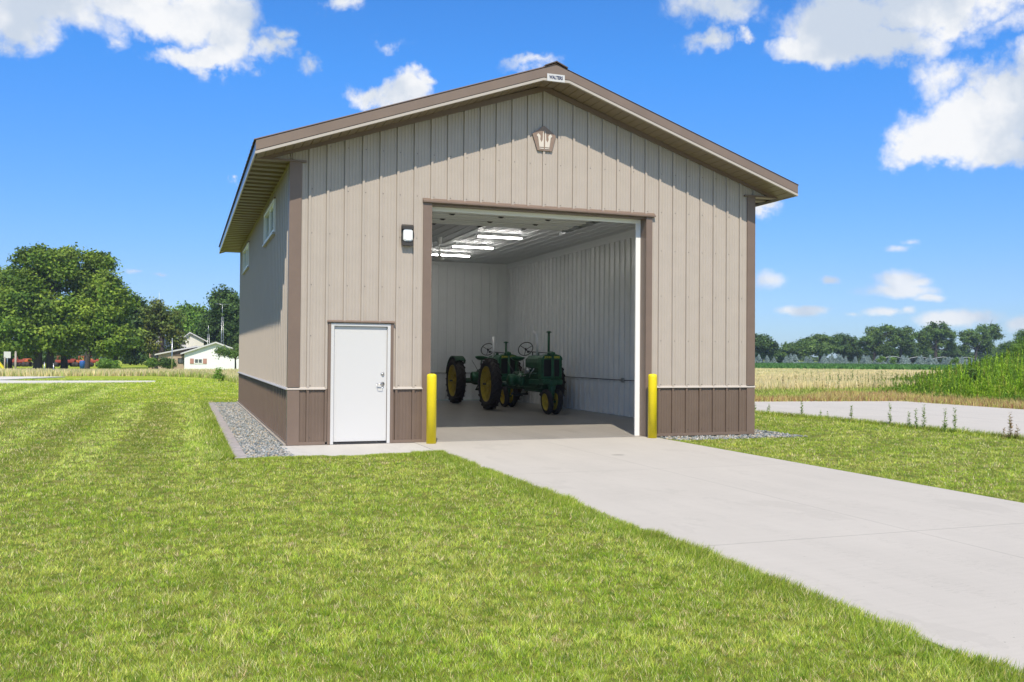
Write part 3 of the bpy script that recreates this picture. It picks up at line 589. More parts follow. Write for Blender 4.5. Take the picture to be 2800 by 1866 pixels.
# ------------------------------------------------------------------ tractors
def tractor(loc, label, curved, fenders):
    T = empty('tractor', loc, label=label, cat='tractor', group='vintage row crop tractors parked in the barn')
    G, D = M_['green'], M_['dgreen']
    # rear wheels
    for s in (-1, 1):
        cx = s*.95; R = .735
        rim = MB().lathe([(.06, -s*.02), (.16, -s*.03), (.36, s*.03), (.455, s*.04), (.49, s*.11), (.505, s*.12), (.505, -s*.12), (.47, -s*.10), (.44, s*.01), (.06, -s*.05)], 40, 'x', (cx, 0, R), cap=False)
        w = rim.build('rear_wheel', M_['yellow'], T)
        mb = MB(); hw = .145
        prof = [(.50, -hw*.75), (.56, -hw), (.64, -hw*.99), (.685, -hw*.80), (.697, -hw*.4), (.70, 0), (.697, hw*.4), (.685, hw*.80), (.64, hw*.99), (.56, hw), (.50, hw*.75)]
        mb.lathe(prof, 56, 'x', (cx, 0, R), cap=False)
        nl = 22
        for k in range(nl):
            for t, off in ((-1, 0), (1, .5)):
                a = 2*PI*(k+off)/nl; pts = []
                for (u, da) in ((.02, .0), (.5, .075), (1.0, .16)):
                    x = t*u*hw; aa = a+da*1.3; rb = .69-.035*u*u; rt = .738-.030*u*u
                    for (r_, dd) in ((rb, -.026), (rb, .026), (rt, -.016), (rt, .016)):
                        q = aa+dd; pts.append((cx+x, -r_*math.sin(q), R+r_*math.cos(q)))
                fs = []
                for j in (0, 1):
                    o = j*4; fs += [(o, o+4, o+6, o+2), (o+1, o+3, o+7, o+5), (o+2, o+6, o+7, o+3), (o, o+1, o+5, o+4)]
                fs += [(0, 2, 3, 1), (8, 9, 11, 10)]; mb.add(pts, fs)
        mb.build('tyre', M_['rubber'], w)
        mb = MB().lathe([(0, s*.11), (.035, s*.11), (.035, s*.06), (.10, s*.045), (.12, s*.0), (.12, -s*.06), (0, -s*.06)], 16, 'x', (cx, 0, R))
        for k in range(8):
            a = 2*PI*k/8; mb.cbox((cx+s*.035, .095*math.cos(a), R+.095*math.sin(a)), (.03, .028, .028))
            if k % 2 == 0:
                b = a+.35; mb.tube([(cx+s*.01, .11*math.cos(b), R+.11*math.sin(b)), (cx+s*.035, .43*math.cos(b), R+.43*math.sin(b))], [.022, .014], 6)
        for a in (0, PI/2, PI, -PI/2): mb.cbox((cx+s*.05, .17*math.cos(a), R+.17*math.sin(a)), (.05, .05, .05), .008)
        mb.build('hub', M_['yellow'], w)
        MB().lathe([(0, s*.20), (.03, s*.20), (.03, s*.1), (0, s*.1)], 12, 'x', (cx, 0, R)).build('axle_stub', M_['grease'], w)
        if fenders:
            mb = MB(); vs = []; n = 14
            for i in range(n+1):
                a = math.radians(-35+i*110/n); r_ = .79
                vs += [(cx-s*.19, r_*math.sin(a), R+r_*math.cos(a)), (cx+s*.13, r_*math.sin(a), R+r_*math.cos(a)), (cx-s*.19, (r_-.16)*math.sin(a), R+(r_-.16)*math.cos(a)), (cx+s*.13, (r_-.03)*math.sin(a), R+(r_-.03)*math.cos(a))]
            fs = []
            for i in range(n): o = 4*i; fs += [(o, o+1, o+5, o+4), (o, o+4, o+6, o+2), (o+1, o+3, o+7, o+5)]
            mb.add(vs, fs); mb.build('fender', D, T)
    # front wheels
    for s in (-1, 1):
        cx = s*.135; R = .335; y = -2.33
        w = MB().lathe([(.03, s*.02), (.08, s*.03), (.15, s*.0), (.20, s*.03), (.215, s*.055), (.225, s*.055), (.225, -s*.055), (.05, -s*.03)], 28, 'x', (0, 0, 0), cap=False).build('front_wheel', M_['yellow'], T)
        w.location = (cx, y, R); w.rotation_euler = (0, s*.10, 0)
        prof = [(.22, -.045), (.255, -.068), (.295, -.065), (.322, -.045), (.322, -.034), (.313, -.030), (.313, -.018), (.335, -.013), (.338, 0), (.335, .013), (.313, .018), (.313, .030), (.322, .034), (.322, .045), (.295, .065), (.255, .068), (.22, .045)]
        MB().lathe(prof, 40, 'x', cap=False).build('tyre', M_['rubber'], w)
        mb = MB().lathe([(0, s*.07), (.03, s*.07), (.04, s*.04), (.05, s*.01), (.05, -s*.02)], 12, 'x')
        for k in range(5):
            a = 2*PI*k/5; mb.cbox((s*.035, .055*math.cos(a), .055*math.sin(a)), (.02, .016, .016))
        mb.build('hub', M_['yellow'], w)
    MB().tube([(0, -2.33, .24), (0, -2.33, .36), (0, -2.33, .60), (0, -2.33, .80)], [.035, .05, .085, .115], 14).tube([(-.11, -2.33, .335), (.11, -2.33, .335)], .03, 8).build('front_pedestal', G, T)
    MB().cbox((0, -2.27, .86), (.56, .30, .15), .03).cbox((-.22, -1.75, .84), (.08, .95, .13), .01).cbox((.22, -1.75, .84), (.08, .95, .13), .01).build('front_frame', G, T)
    # radiator
    rad = MB()
    for s in (-1, 1): rad.cbox((s*.255, -2.20, 1.22), (.075, .26, .58), .02)
    rad.cbox((0, -2.20, .965), (.50, .26, .07), .015)
    rad.prism([(-.295, 1.44), (-.285, 1.50), (-.24, 1.55), (-.12, 1.585), (.12, 1.585), (.24, 1.55), (.285, 1.50), (.295, 1.44)], -2.345, -2.04)
    rad.box((-.22, -2.12, 1.0), (.22, -2.06, 1.45))
    rad.lathe([(.0, 1.665), (.05, 1.66), (.09, 1.63), (.10, 1.585)], 16, 'z', (0, -2.24, 0))
    ra = rad.build('radiator', G, T)
    MB().box((-.217, -2.30, 1.0), (.217, -2.20, 1.44)).build('radiator_core', M_['black'], ra)
    MB().tube([(0, -2.40, .86), (0, -2.385, 1.05), (0, -2.375, 1.60)], [.055, .042, .036], 12).cbox((0, -2.35, 1.60), (.13, .14, .09), .025).cbox((0, -2.40, .83), (.17, .12, .14), .02).build('steering_column', G, ra)
    text('JOHN DEERE', .075, (0, -2.3475, 1.505), ra, M_['letter_y'], sx=1.0, off=.003)
    # hood and tank
    hp = [(-.20, 1.22), (-.215, 1.36), (-.20, 1.46), (-.14, 1.53), (0, 1.56), (.14, 1.53), (.20, 1.46), (.215, 1.36), (.20, 1.22)]
    MB().prism(hp, -2.03, -.95).build('hood', G, T)
    MB().lathe([(.0, 1.62), (.045, 1.62), (.045, 1.55)], 12, 'z', (0, -1.3, 0)).build('fuel_cap', D, T)
    # engine
    e = MB().cbox((0, -1.35, .86), (.34, 1.3, .42), .03).cbox((0, -1.55, 1.12), (.30, .42, .20), .02).cbox((0, -.55, .86), (.40, .55, .40), .04).cbox((0, -1.2, .62), (.30, 1.2, .12), .03)
    for k in range(4): e.lathe([(0, 0), (.03, 0), (.03, .06), (0, .06)], 8, 'x', (-.24, -1.75+.16*k, 1.06))
    eng = e.build('engine', D, T)
    MB().lathe([(0, -.62), (.15, -.62), (.17, -.60), (.17, -.42), (.13, -.40), (.13, -.30), (.20, -.28), (.20, -.20)], 24, 'x', (0, -.62, .86)).build('belt_pulley', G, T)
    MB().lathe([(0, .48), (.24, .48), (.25, .46), (.25, .34), (.18, .32), (.18, .20)], 28, 'x', (0, -.62, .86)).build('flywheel', D, T)
    mb = MB().cbox((-.25, -1.05, 1.12), (.10, .12, .14), .01).lathe([(0, 0), (.045, 0), (.045, .10), (0, .10)], 12, 'z', (-.25, -1.22, 1.07)).tube([(-.2, -1.3, 1.18), (-.28, -1.1, 1.22), (-.26, -.9, 1.15), (-.2, -.8, 1.05)], .012, 6)
    mb.tube([(-.24, -1.0, 1.0), (-.30, -.8, .95), (-.25, -.55, 1.08)], .010, 6).tube([(-.22, -1.6, 1.2), (-.30, -1.5, 1.05), (-.24, -1.3, .95)], .014, 6); mb.build('magneto', M_['galv'], T)
    # axle, transmission
    MB().lathe([(0, -.80), (.075, -.80), (.085, -.45), (.14, -.32), (.15, .32), (.085, .45), (.075, .80), (0, .80)], 20, 'x', (0, 0, .735)).cbox((0, -.12, .86), (.44, .62, .46), .05).build('rear_axle_housing', D, T)
    MB().cbox((0, .12, .44), (.5, .10, .05), .01).cbox((0, .25, .40), (.10, .5, .03), .006).tube([(-.2, -.1, .66), (-.22, .15, .44)], .022, 6).tube([(.2, -.1, .66), (.22, .15, .44)], .022, 6).build('drawbar', M_['grease'], T)
    MB().cbox((0, .18, .93), (.42, .50, .03), .005).build('platform', D, T)
    # seat
    n = 20; vs = [(0, .30, 1.40)]; fs = []
    for j, (r_, z) in enumerate(((.08, 1.402), (.15, 1.425), (.20, 1.47), (.212, 1.492))):
        for k in range(n):
            a = 2*PI*k/n; back = .035 if math.sin(a) > 0 else 0
            vs.append((r_*math.cos(a), .30+r_*.92*math.sin(a), z+back*(j/3)*math.sin(a)))
    for k in range(n): fs.append((0, 1+k, 1+(k+1) % n))
    for j in range(3):
        for k in range(n): a = 1+j*n; fs.append((a+k, a+n+k, a+n+(k+1) % n, a+(k+1) % n))
    vs += [(v[0], v[1], v[2]-.012) for v in vs]; h = len(vs)//2; fs += [tuple(i+h for i in f)[::-1] for f in fs]
    a = 1+3*n; fs += [(a+k, a+(k+1) % n, a+h+(k+1) % n, a+h+k) for k in range(n)]
    MB().add(vs, fs, True).build('seat', G, T)
    MB().tube([(0, .28, 1.39), (0, .34, 1.25), (0, .16, 1.06), (0, .0, 1.05)], [.02, .025, .03, .03], 8).build('seat_bracket', D, T)
    # steering wheel
    sw = MB(); c = Vector((0, -.34, 1.735)); ax = Vector((0, .86, .50)).normalized(); e1 = Vector((1, 0, 0)); e2 = ax.cross(e1)
    ring = [c+(e1*math.cos(2*PI*k/32)+e2*math.sin(2*PI*k/32))*.215 for k in range(32)]; sw.tube(ring+[ring[0]], .013, 8, caps=False)
    for k in range(3):
        b = PI/2+2*PI*k/3; sw.tube([c-ax*.03, c+(e1*math.cos(b)+e2*math.sin(b))*.21], .009, 6)
    sw.tube([c+ax*.01, c-ax*.06], .03, 10)
    sw.build('steering_wheel', M_['black'], T)
    MB().tube([c-ax*.05, (0, -.55, 1.66), (0, -1.0, 1.645), (0, -2.3, 1.61)], .013, 8).tube([(0, -.9, 1.50), (0, -.9, 1.655)], .016, 6).cbox((0, -.56, 1.655), (.06, .09, .06), .01).build('steering_shaft', M_['dkmetal'], T)
    for pts, r_ in (([(-.12, -.45, 1.05), (-.14, -.55, 1.35), (-.14, -.50, 1.45)], .009), ([(.12, -.35, 1.05), (.16, -.45, 1.30)], .009), ([(-.24, -.3, .95), (-.34, .25, 1.38)], .008)): MB().tube(pts, r_, 6).build('lever', M_['dkmetal'], T)
    MB().prism([(-.17, 1.05), (-.17, 1.45), (-.08, 1.52), (.08, 1.52), (.17, 1.45), (.17, 1.05)], -.94, -.80).build('dash', D, T)
    # stacks
    if curved: pe = [(-.10, -1.50, 1.5), (-.10, -1.50, 1.98), (-.11, -1.49, 2.08), (-.14, -1.46, 2.16), (-.185, -1.43, 2.205)]; MB().tube(pe, [.034, .034, .034, .033, .032], 14).build('exhaust_stack', M_['chrome'], T)
    else: MB().tube([(-.14, -1.35, 1.4), (-.14, -1.35, 1.72), (-.14, -1.35, 1.80), (-.14, -1.35, 2.12)], [.038, .038, .046, .046], 14).build('exhaust_stack', M_['chrome'], T)
    zt = 2.17 if curved else 1.93
    MB().tube([(.03, -2.02, 1.55), (.03, -2.02, zt)], .032, 12).lathe([(0, zt+.04), (.03, zt+.035), (.075, zt+.012), (.078, zt), (.03, zt-.015)], 16, 'z', (.03, -2.02, 0)).build('air_intake_stack', G, T)
    MB().tube([(.26, -.9, 1.12), (.27, -1.6, 1.08), (.26, -2.1, 1.1)], .012, 6).tube([(-.27, -.8, .70), (-.28, -1.7, .68), (-.24, -2.1, .80)], .014, 6).build('linkage_rod', D, T)
    return T
tractor((7.47, 8.93, 0), 'green vintage tractor with yellow wheels and curved chrome stack, the nearer one', True, False)
tractor((7.47, 12.38, 0), 'green vintage tractor with straight chrome stack and dark fenders parked behind', False, True)
# ------------------------------------------------------------------ gravel strips and pavers
def stones(name, x0, x1, y0, y1, n, label, seed, keep=None):
    g = np.random.default_rng(seed); P = np.stack([g.uniform(x0, x1, n), g.uniform(y0, y1, n)], 1)
    if keep is not None: P = P[keep(P)]
    n = len(P); s = g.uniform(.012, .034, n)
    ph = (1+5**.5)/2
    O = np.array([(1, 0, 0), (-1, 0, 0), (0, 1, 0), (0, -1, 0), (0, 0, 1), (0, 0, -1)], float)
    Ff = np.array([(0, 2, 4), (2, 1, 4), (1, 3, 4), (3, 0, 4), (2, 0, 5), (1, 2, 5), (3, 1, 5), (0, 3, 5)])
    V = O[None]*s[:, None, None]*g.uniform(.6, 1.5, (n, 6, 1)); V[:, :, 2] *= .55
    a = g.uniform(0, 2*PI, n); t = g.normal(0, .5, n); ca, sa, ct, st = np.cos(a), np.sin(a), np.cos(t), np.sin(t)
    x, y, z = V[:, :, 0].copy(), V[:, :, 1].copy(), V[:, :, 2].copy()
    y2 = y*ct[:, None]-z*st[:, None]; z2 = y*st[:, None]+z*ct[:, None]
    V[:, :, 0] = x*ca[:, None]-y2*sa[:, None]+P[:, 0:1]; V[:, :, 1] = x*sa[:, None]+y2*ca[:, None]+P[:, 1:2]; V[:, :, 2] = z2+g.uniform(-.035, -.008, n)[:, None]
    pal = np.array([(.30, .31, .30), (.20, .24, .25), (.38, .36, .32), (.40, .33, .23), (.13, .15, .16), (.46, .45, .42)]); c = pal[g.choice(6, n, p=[.28, .22, .2, .1, .1, .1])]*g.uniform(.75, 1.2, (n, 1))
    F = (Ff[None]+6*np.arange(n)[:, None, None]).reshape(-1, 3)
    o = nmesh(name, V.reshape(-1, 3), F, M_['stone'], col=np.repeat(c, 6, 0)); tag(o, label, 'gravel', kind='stuff'); return o
M_['stone'] = attr_mat('stone', .85, 0, .25)
bed = mat('gravel_bed', (.10, .10, .095), .95, var=.4, vscale=60, bump=.8, bscale=80)
MB().box((-.78, -1.72, -.1), (-.09, LEN+.1, -.032)).build('gravel_bed', bed)['kind'] = 'structure'
MB().prism([(6.95, -.05), (9.14, -.05), (9.14, LEN), (9.90, LEN), (9.98, -.62), (7.15, -.70)], -.1, -.030, 'z').build('gravel_bed', bed)['kind'] = 'structure'
stones('gravel', -.78, -.09, -1.72, LEN, 15000, 'grey and tan crushed stone strip along the left wall', 3)
stones('gravel', 6.9, 9.98, -.70, 2.5, 6500, 'grey crushed stone around the right front corner', 4, lambda P: ((P[:, 1] < -.05) & (P[:, 0] > 6.9+(-P[:, 1])*.3)) | (P[:, 0] > 9.16))
pav = empty('paver_edging', (0, 0, 0), label='row of grey concrete pavers edging the gravel strip', cat='edging')
pm = mat('grey_paver', (.33, .30, .285), .85, var=.18, vscale=12, bump=.2, bscale=60)
mb = MB(); y = -1.74; k = 0
while y < LEN-.4: mb.cbox((-.865+rnd.uniform(-.006, .006), y+.10, -.035+rnd.uniform(-.004, .004)), (.175, .192, .09), .006); y += .2
mb.build('paver', pm, pav)
# ------------------------------------------------------------------ grass
def in_hard(x, y):
    m = (x > 2.15) & (x < 6.83) & (y < 0)
    m |= (x > -.97) & (x < 2.2) & (y > -1.78) & (y < LEN+.6)
    m |= (x > -.05) & (x < 9.2) & (y > 0) & (y < LEN+.1)
    m |= (x > -.97) & (x < -.0) & (y > -1.8) & (y < LEN)
    m |= (x > 6.8) & (x < 9.98) & (y > -.70) & (y < LEN)
    m |= (x > 13.92-.12*np.maximum(y-3, 0)) & (x < 23.1) & (y < 11.6) & (y > -40)
    m |= (x < -3.1) & (y > 36.3) & (y < 38.2)
    m |= (x < -9.5) & (y > 34.7) & (y < 47.5) & (x < -9.7-.55*np.abs(y-41)**.5)
    return m
def wedge(n, r0, r1, a0, a1, g):
    r = np.exp(g.uniform(math.log(r0), math.log(r1), n)); a = g.uniform(a0, a1, n)
    return CAM[0]+r*np.sin(a), CAM[1]+r*np.cos(a), r
def fbm(x, y, g, n=10, s0=.25, s1=3):
    v = np.zeros_like(x)
    for i in range(n):
        s = math.exp(math.log(s0)+(math.log(s1)-math.log(s0))*i/(n-1)); a = g.uniform(0, 2*PI); p = g.uniform(0, 2*PI)
        v += np.sin((x*math.cos(a)+y*math.sin(a))*s*2*PI+p+1.5*np.sin((x*math.sin(a)-y*math.cos(a))*s*4+p*2))*(s0/s)**.35
    return v/n**.5
def blades(name, x, y, r, h, w, col, m, z0, lean=.5, seed=1, tip=1.25, bend=None):
    g = np.random.default_rng(seed); n = len(x); a = g.uniform(0, 2*PI, n); la = g.uniform(0, 2*PI, n); ll = np.abs(g.normal(0, lean, n))*h
    dx, dy = np.cos(a)*w/2, np.sin(a)*w/2
    lx, ly = np.cos(la)*ll, np.sin(la)*ll
    if bend is not None: lx = lx+bend[0]*h; ly = ly+bend[1]*h
    V = np.zeros((n, 3, 3), np.float32)
    V[:, 0] = np.stack([x-dx, y-dy, z0], 1); V[:, 1] = np.stack([x+dx, y+dy, z0], 1); V[:, 2] = np.stack([x+lx, y+ly, z0+h], 1)
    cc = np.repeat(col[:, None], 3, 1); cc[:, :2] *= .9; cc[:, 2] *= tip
    return nmesh(name, V.reshape(-1, 3), np.arange(3*n, dtype=np.int32).reshape(-1, 3), m, col=cc.reshape(-1, 3))
def lawn():
    g = np.random.default_rng(11)
    NT = 135000; K = 15
    x, y, r = wedge(NT, 3.0, 60, YAW-.70, YAW+.70, g)
    rad = (.014+.0035*np.clip(r-4, 0, 60))*g.uniform(.5, 1.6, NT); tc = g.uniform(.70, 1.30, NT); th = g.uniform(.55, 1.5, NT); tm = g.normal(0, 1, NT); tg = g.random(NT)
    x, y, r, rad, tc, th, tm, tg = [np.repeat(a, K) for a in (x, y, r, rad, tc, th, tm, tg)]; n = len(x)
    ta = g.uniform(0, 2*PI, n); tr_ = np.sqrt(g.random(n))*rad; x = x+np.cos(ta)*tr_*1.3; y = y+np.sin(ta)*tr_*1.3
    k = ~in_hard(x, y) & ~((y > 17.2) & (x > 12)) & (y < 54)
    x, y, r, tc, th, tm, tg, ta, tr_, rad = [a[k] for a in (x, y, r, tc, th, tm, tg, ta, tr_, rad)]; n = len(x)
    f = fbm(x, y, g, 12, .22, 2.6); f2 = fbm(x, y, g, 10, 1.2, 7)
    h = .025*g.uniform(.6, 1.4, n)*th*(1+.15*f2)*(1+np.clip(r-10, 0, 40)/40); h *= np.where((x > -1.6) & (x < -.9) & (y > -1.8) & (y < 14.5), 1.5, 1)
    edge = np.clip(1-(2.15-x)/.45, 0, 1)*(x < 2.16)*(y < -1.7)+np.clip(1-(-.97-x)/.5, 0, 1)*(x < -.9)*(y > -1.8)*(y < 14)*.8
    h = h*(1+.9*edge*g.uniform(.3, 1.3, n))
    w = (.0029+.00038*np.clip(r-4, 0, 60))*g.uniform(.7, 1.4, n)
    base = np.array([.295, .425, .030]); yel = np.array([.76, .74, .19]); dk = np.array([.15, .27, .028])
    t = np.clip(.38+.30*f+.16*f2+.19*tm, 0, 1)[:, None]
    c = base*(1-t)+yel*t*.62+base*t*.38
    far_ = np.clip((y-14.8)/1.0, 0, 1)*np.clip((x+4.6)/.8, 0, 1)*(x < 10)
    st = stripes(x, y)*np.clip((y+5)/5, 0, 1)*(1-far_)*np.clip((34-y)/8, 0, 1); c = c*(1.06+.34*st)[:, None]; c[:, 2] *= 1+.35*np.clip(st, 0, 1)
    c = c*(1+far_[:, None]*np.array([.12, .10, -.25]))
    bd = fbm(x, y, np.random.default_rng(91), 8, .45, 1.6); c = c*(1+.10*bd)[:, None]*tc[:, None]
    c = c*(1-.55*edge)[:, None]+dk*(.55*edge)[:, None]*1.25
    q = g.random(n); c[q < .09] = np.array([.88, .78, .45]); c[(tg < .03)] = np.array([.80, .66, .38]); d = (q > .90) | (tg > .90); c[d] = dk*1.1
    c *= g.uniform(.72, 1.28, (n, 1)); c[:, 0] *= 1+.08*g.normal(size=n)
    c = c*(1+.08*f2)[:, None]
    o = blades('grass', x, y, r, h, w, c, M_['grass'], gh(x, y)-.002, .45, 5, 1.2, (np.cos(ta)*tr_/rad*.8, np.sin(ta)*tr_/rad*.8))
    tag(o, 'short mown green lawn grass around the barn and driveway', 'grass', kind='stuff')
    # longer uncut fringe against the concrete
    g = np.random.default_rng(12); X = []; Y = []; H = []; BX = []; BY = []
    n = 60000; yy = -1.75-13.5*g.random(n)**.85; xx = 2.19-np.abs(g.normal(0, .12, n)); fr_ = fbm(yy*.8, yy*0+1, np.random.default_rng(4), 12, .3, 6); hh = (.04+.06*g.random(n))*np.clip(.85+.22*fr_, .35, 1.5); xx = xx+.018*fr_
    X.append(xx); Y.append(yy); H.append(hh*np.clip(1-(2.17-xx)/.45, .2, 1)); BX.append(np.full(n, .35)); BY.append(np.zeros(n))
    n = 16000; xx = -.95+3.15*g.random(n); yy = -1.76-np.abs(g.normal(0, .07, n)); X.append(xx); Y.append(yy); H.append((.02+.04*g.random(n))*np.clip(.8+.25*fbm(xx*.8, xx*0, np.random.default_rng(5), 12, .5, 6)+.5*(xx > 1.7), .3, 2)); BX.append(np.zeros(n)); BY.append(np.full(n, .3))
    n = 16000; yy = -1.7+16.5*g.random(n)**1.5; xx = -.965-np.abs(g.normal(0, .07, n)); X.append(xx); Y.append(yy); H.append(.03+.04*g.random(n)); BX.append(np.full(n, .3)); BY.append(np.zeros(n))
    n = 18000; yy = -.65-14*g.random(n)**.9; xx = 6.84+np.abs(g.normal(0, .05, n)); X.append(xx); Y.append(yy); H.append(.02+.025*g.random(n)); BX.append(np.zeros(n)); BY.append(np.zeros(n))
    n = 9000; yy = -6+13*g.random(n); xx = 13.93-np.abs(g.normal(0, .12, n))-.125*np.clip(yy-3, 0, 9); X.append(xx); Y.append(yy); H.append(.05+.09*g.random(n)); BX.append(np.full(n, .2)); BY.append(np.zeros(n))
    x, y, h = map(np.concatenate, (X, Y, H)); bx, by = np.concatenate(BX), np.concatenate(BY); n = len(x); r = np.hypot(x-CAM[0], y-CAM[1])
    pal = np.array([(.26, .37, .03), (.36, .45, .05), (.15, .25, .025), (.46, .48, .10), (.66, .58, .26)]); c = pal[g.choice(5, n, p=[.32, .26, .2, .15, .07])]*g.uniform(.6, 1.3, (n, 1))*(1+.2*fbm(x, y, np.random.default_rng(8), 9, .5, 5))[:, None]
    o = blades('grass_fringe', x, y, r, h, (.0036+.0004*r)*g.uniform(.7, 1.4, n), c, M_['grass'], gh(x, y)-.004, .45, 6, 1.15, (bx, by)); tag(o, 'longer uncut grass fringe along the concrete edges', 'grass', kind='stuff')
lawn()
# wheat on both sides
def field(name, label, n, r0, r1, a0, a1, keep, h0, cols, seed, cat, wk=.0011, lean=.25):
    g = np.random.default_rng(seed); x, y, r = wedge(n, r0, r1, a0, a1, g); k = keep(x, y); x, y, r = x[k], y[k], r[k]; n = len(x)
    f = fbm(x, y, g, 9, .05, .8); h = h0(x, y)*g.uniform(.55, 1.15, n)*(1+.1*f); w = (.008+wk*r)*g.uniform(.6, 1.4, n)
    cols = np.array(cols); c = cols[g.integers(0, len(cols), n)]*g.uniform(.8, 1.2, (n, 1))*(1+.14*f)[:, None]
    o = blades(name, x, y, r, h, w, c, M_['straw'], gh(x, y), lean, seed, 1.15); tag(o, label, cat, kind='stuff'); return o
TANW = [(.66, .55, .28), (.72, .62, .34), (.58, .50, .24), (.52, .50, .22), (.66, .58, .36)]
def wedge_dir(u): d = pdir(u, 830); return math.atan2(d[0], d[1])
field('wheat', 'pale ripe wheat field to the right of the barn', 200000, 32, 125, wedge_dir(1450), wedge_dir(2450), lambda x, y: (y > 20.5+.25*np.sin(x)) & (y < 89) & (x > 10.5), lambda x, y: .27+.2*np.clip((30-y)/10, 0, 1), TANW, 21, 'wheat')
field('meadow_grass', 'pale meadow of ripe grass behind the lawn on the left', 130000, 36, 96, wedge_dir(-120), wedge_dir(700), lambda x, y: (y > np.interp(x, [-40, -5, -3.7, -.9, .26, 1.08, 2.5, 6], [49, 50.5, 51.5, 48.3, 41.7, 34.8, 24, 18])+.4*np.sin(x*.7)) & (y < 80), lambda x, y: np.full_like(x, .42), TANW+[(.34, .42, .13)], 22, 'meadow')
field('wild_grass', 'green wild grass fringe between mown lawn and meadow', 40000, 34, 75, wedge_dir(300), wedge_dir(620), lambda x, y: (y > np.interp(x, [-3.7, -.9, .26, 1.08, 2.5, 6], [51, 47.3, 40.7, 33.8, 23, 17])) & (y < np.interp(x, [-3.7, -.9, .26, 1.08, 2.5, 6], [53, 50.3, 44.7, 38.8, 28, 22])), lambda x, y: np.full_like(x, .34), [(.24, .34, .05), (.34, .42, .10), (.45, .42, .17)], 23, 'grass')
field('dry_grass', 'reddish brown dry grass strip behind the parking pad', 80000, 26, 46, wedge_dir(1690), wedge_dir(2500), lambda x, y: ((y > 11.75-(x-17)*.13) & (y < 13.4-(x-17)*.13+4.0*np.clip((x-20)/4, 0, 1)) & (x > 11) & (x < 27.5)) | ((x > 23.0) & (x < 26.3) & (y < 12.5) & (y > -6)), lambda x, y: .17+.10*np.sin(x*1.7+y)**2, [(.44, .24, .12), (.52, .36, .17), (.62, .50, .24), (.42, .44, .10), (.30, .15, .09), (.52, .50, .14)], 24, 'grass', .0005, .45)
field('lawn_strip', 'mown green strip between dry grass and the wheat', 40000, 28, 60, wedge_dir(1690), wedge_dir(2500), lambda x, y: (y > 13.2-(x-17)*.14) & (y < 20.5) & (x > 11), lambda x, y: np.full_like(x, .09)+.16*np.clip((y-18.2)/2, 0, 1), [(.28, .36, .06), (.34, .40, .09), (.42, .42, .14)], 25, 'grass', .0011, .6)
field('soybean_crop', 'dark green crop rows beyond the wheat field', 80000, 100, 215, wedge_dir(1350), wedge_dir(2450), lambda x, y: (y > 89) & (y < 165), lambda x, y: np.full_like(x, .5), [(.06, .15, .035), (.08, .20, .045), (.11, .23, .06)], 26, 'crop', .0030, .5)
M_['soil'] = mat('straw_ground', (.40, .33, .18), .95, var=.2, vscale=1)
def sheet(name, pts, m):
    o = MB().add([(x, y, gh(x, y)+.004) for x, y in pts], [list(range(len(pts)))]).build(name, m); tag(o, kind='structure'); return o
sheet('field_ground', [(10.5, 20.5), (95, 20.5), (95, 89), (10.5, 89)], M_['soil'])
sheet('crop_ground', [(24.9, 89.1), (400, 89.1), (400, 330), (24.9, 330)], mat('crop_soil', (.05, .09, .03), .95, var=.3, vscale=.5))
# ------------------------------------------------------------------ trees
GREENS = {'maple': [(.12, .21, .022), (.19, .29, .03), (.07, .14, .02), (.27, .36, .045)], 'dark': [(.05, .10, .026), (.07, .13, .03), (.09, .16, .036)], 'light': [(.14, .26, .035), (.18, .31, .05)],
          'oak': [(.08, .15, .035), (.11, .19, .04), (.14, .22, .05)], 'rust': [(.12, .18, .035), (.10, .16, .03), (.17, .19, .04)], 'spruce': [(.26, .34, .32), (.34, .43, .42), (.18, .26, .22)], 'shrub': [(.10, .19, .03), (.14, .24, .04)]}
def leaf_soup(name, P, size, cols, g, m, parent, flat=.35, outward=None):
    n = len(P)
    a = g.normal(size=(n, 3)); a /= np.linalg.norm(a, axis=1)[:, None]
    if outward is not None:
        nn = outward+g.normal(size=(n, 3))*.55; nn[:, 2] += .25; nn /= np.linalg.norm(nn, axis=1)[:, None]
    else: nn = g.normal(size=(n, 3)); nn /= np.linalg.norm(nn, axis=1)[:, None]
    a -= nn*(a*nn).sum(1)[:, None]; a /= np.linalg.norm(a, axis=1)[:, None]+1e-9; b = np.cross(nn, a)
    s = (size*g.uniform(.6, 1.4, n))[:, None]; V = np.stack([P-a*s, P-b*s*.6, P+a*s, P+b*s*.6], 1)
    return nmesh(name, V.reshape(-1, 3), np.arange(4*n, dtype=np.int32).reshape(-1, 4), m, parent, col=np.repeat(cols, 4, 0))
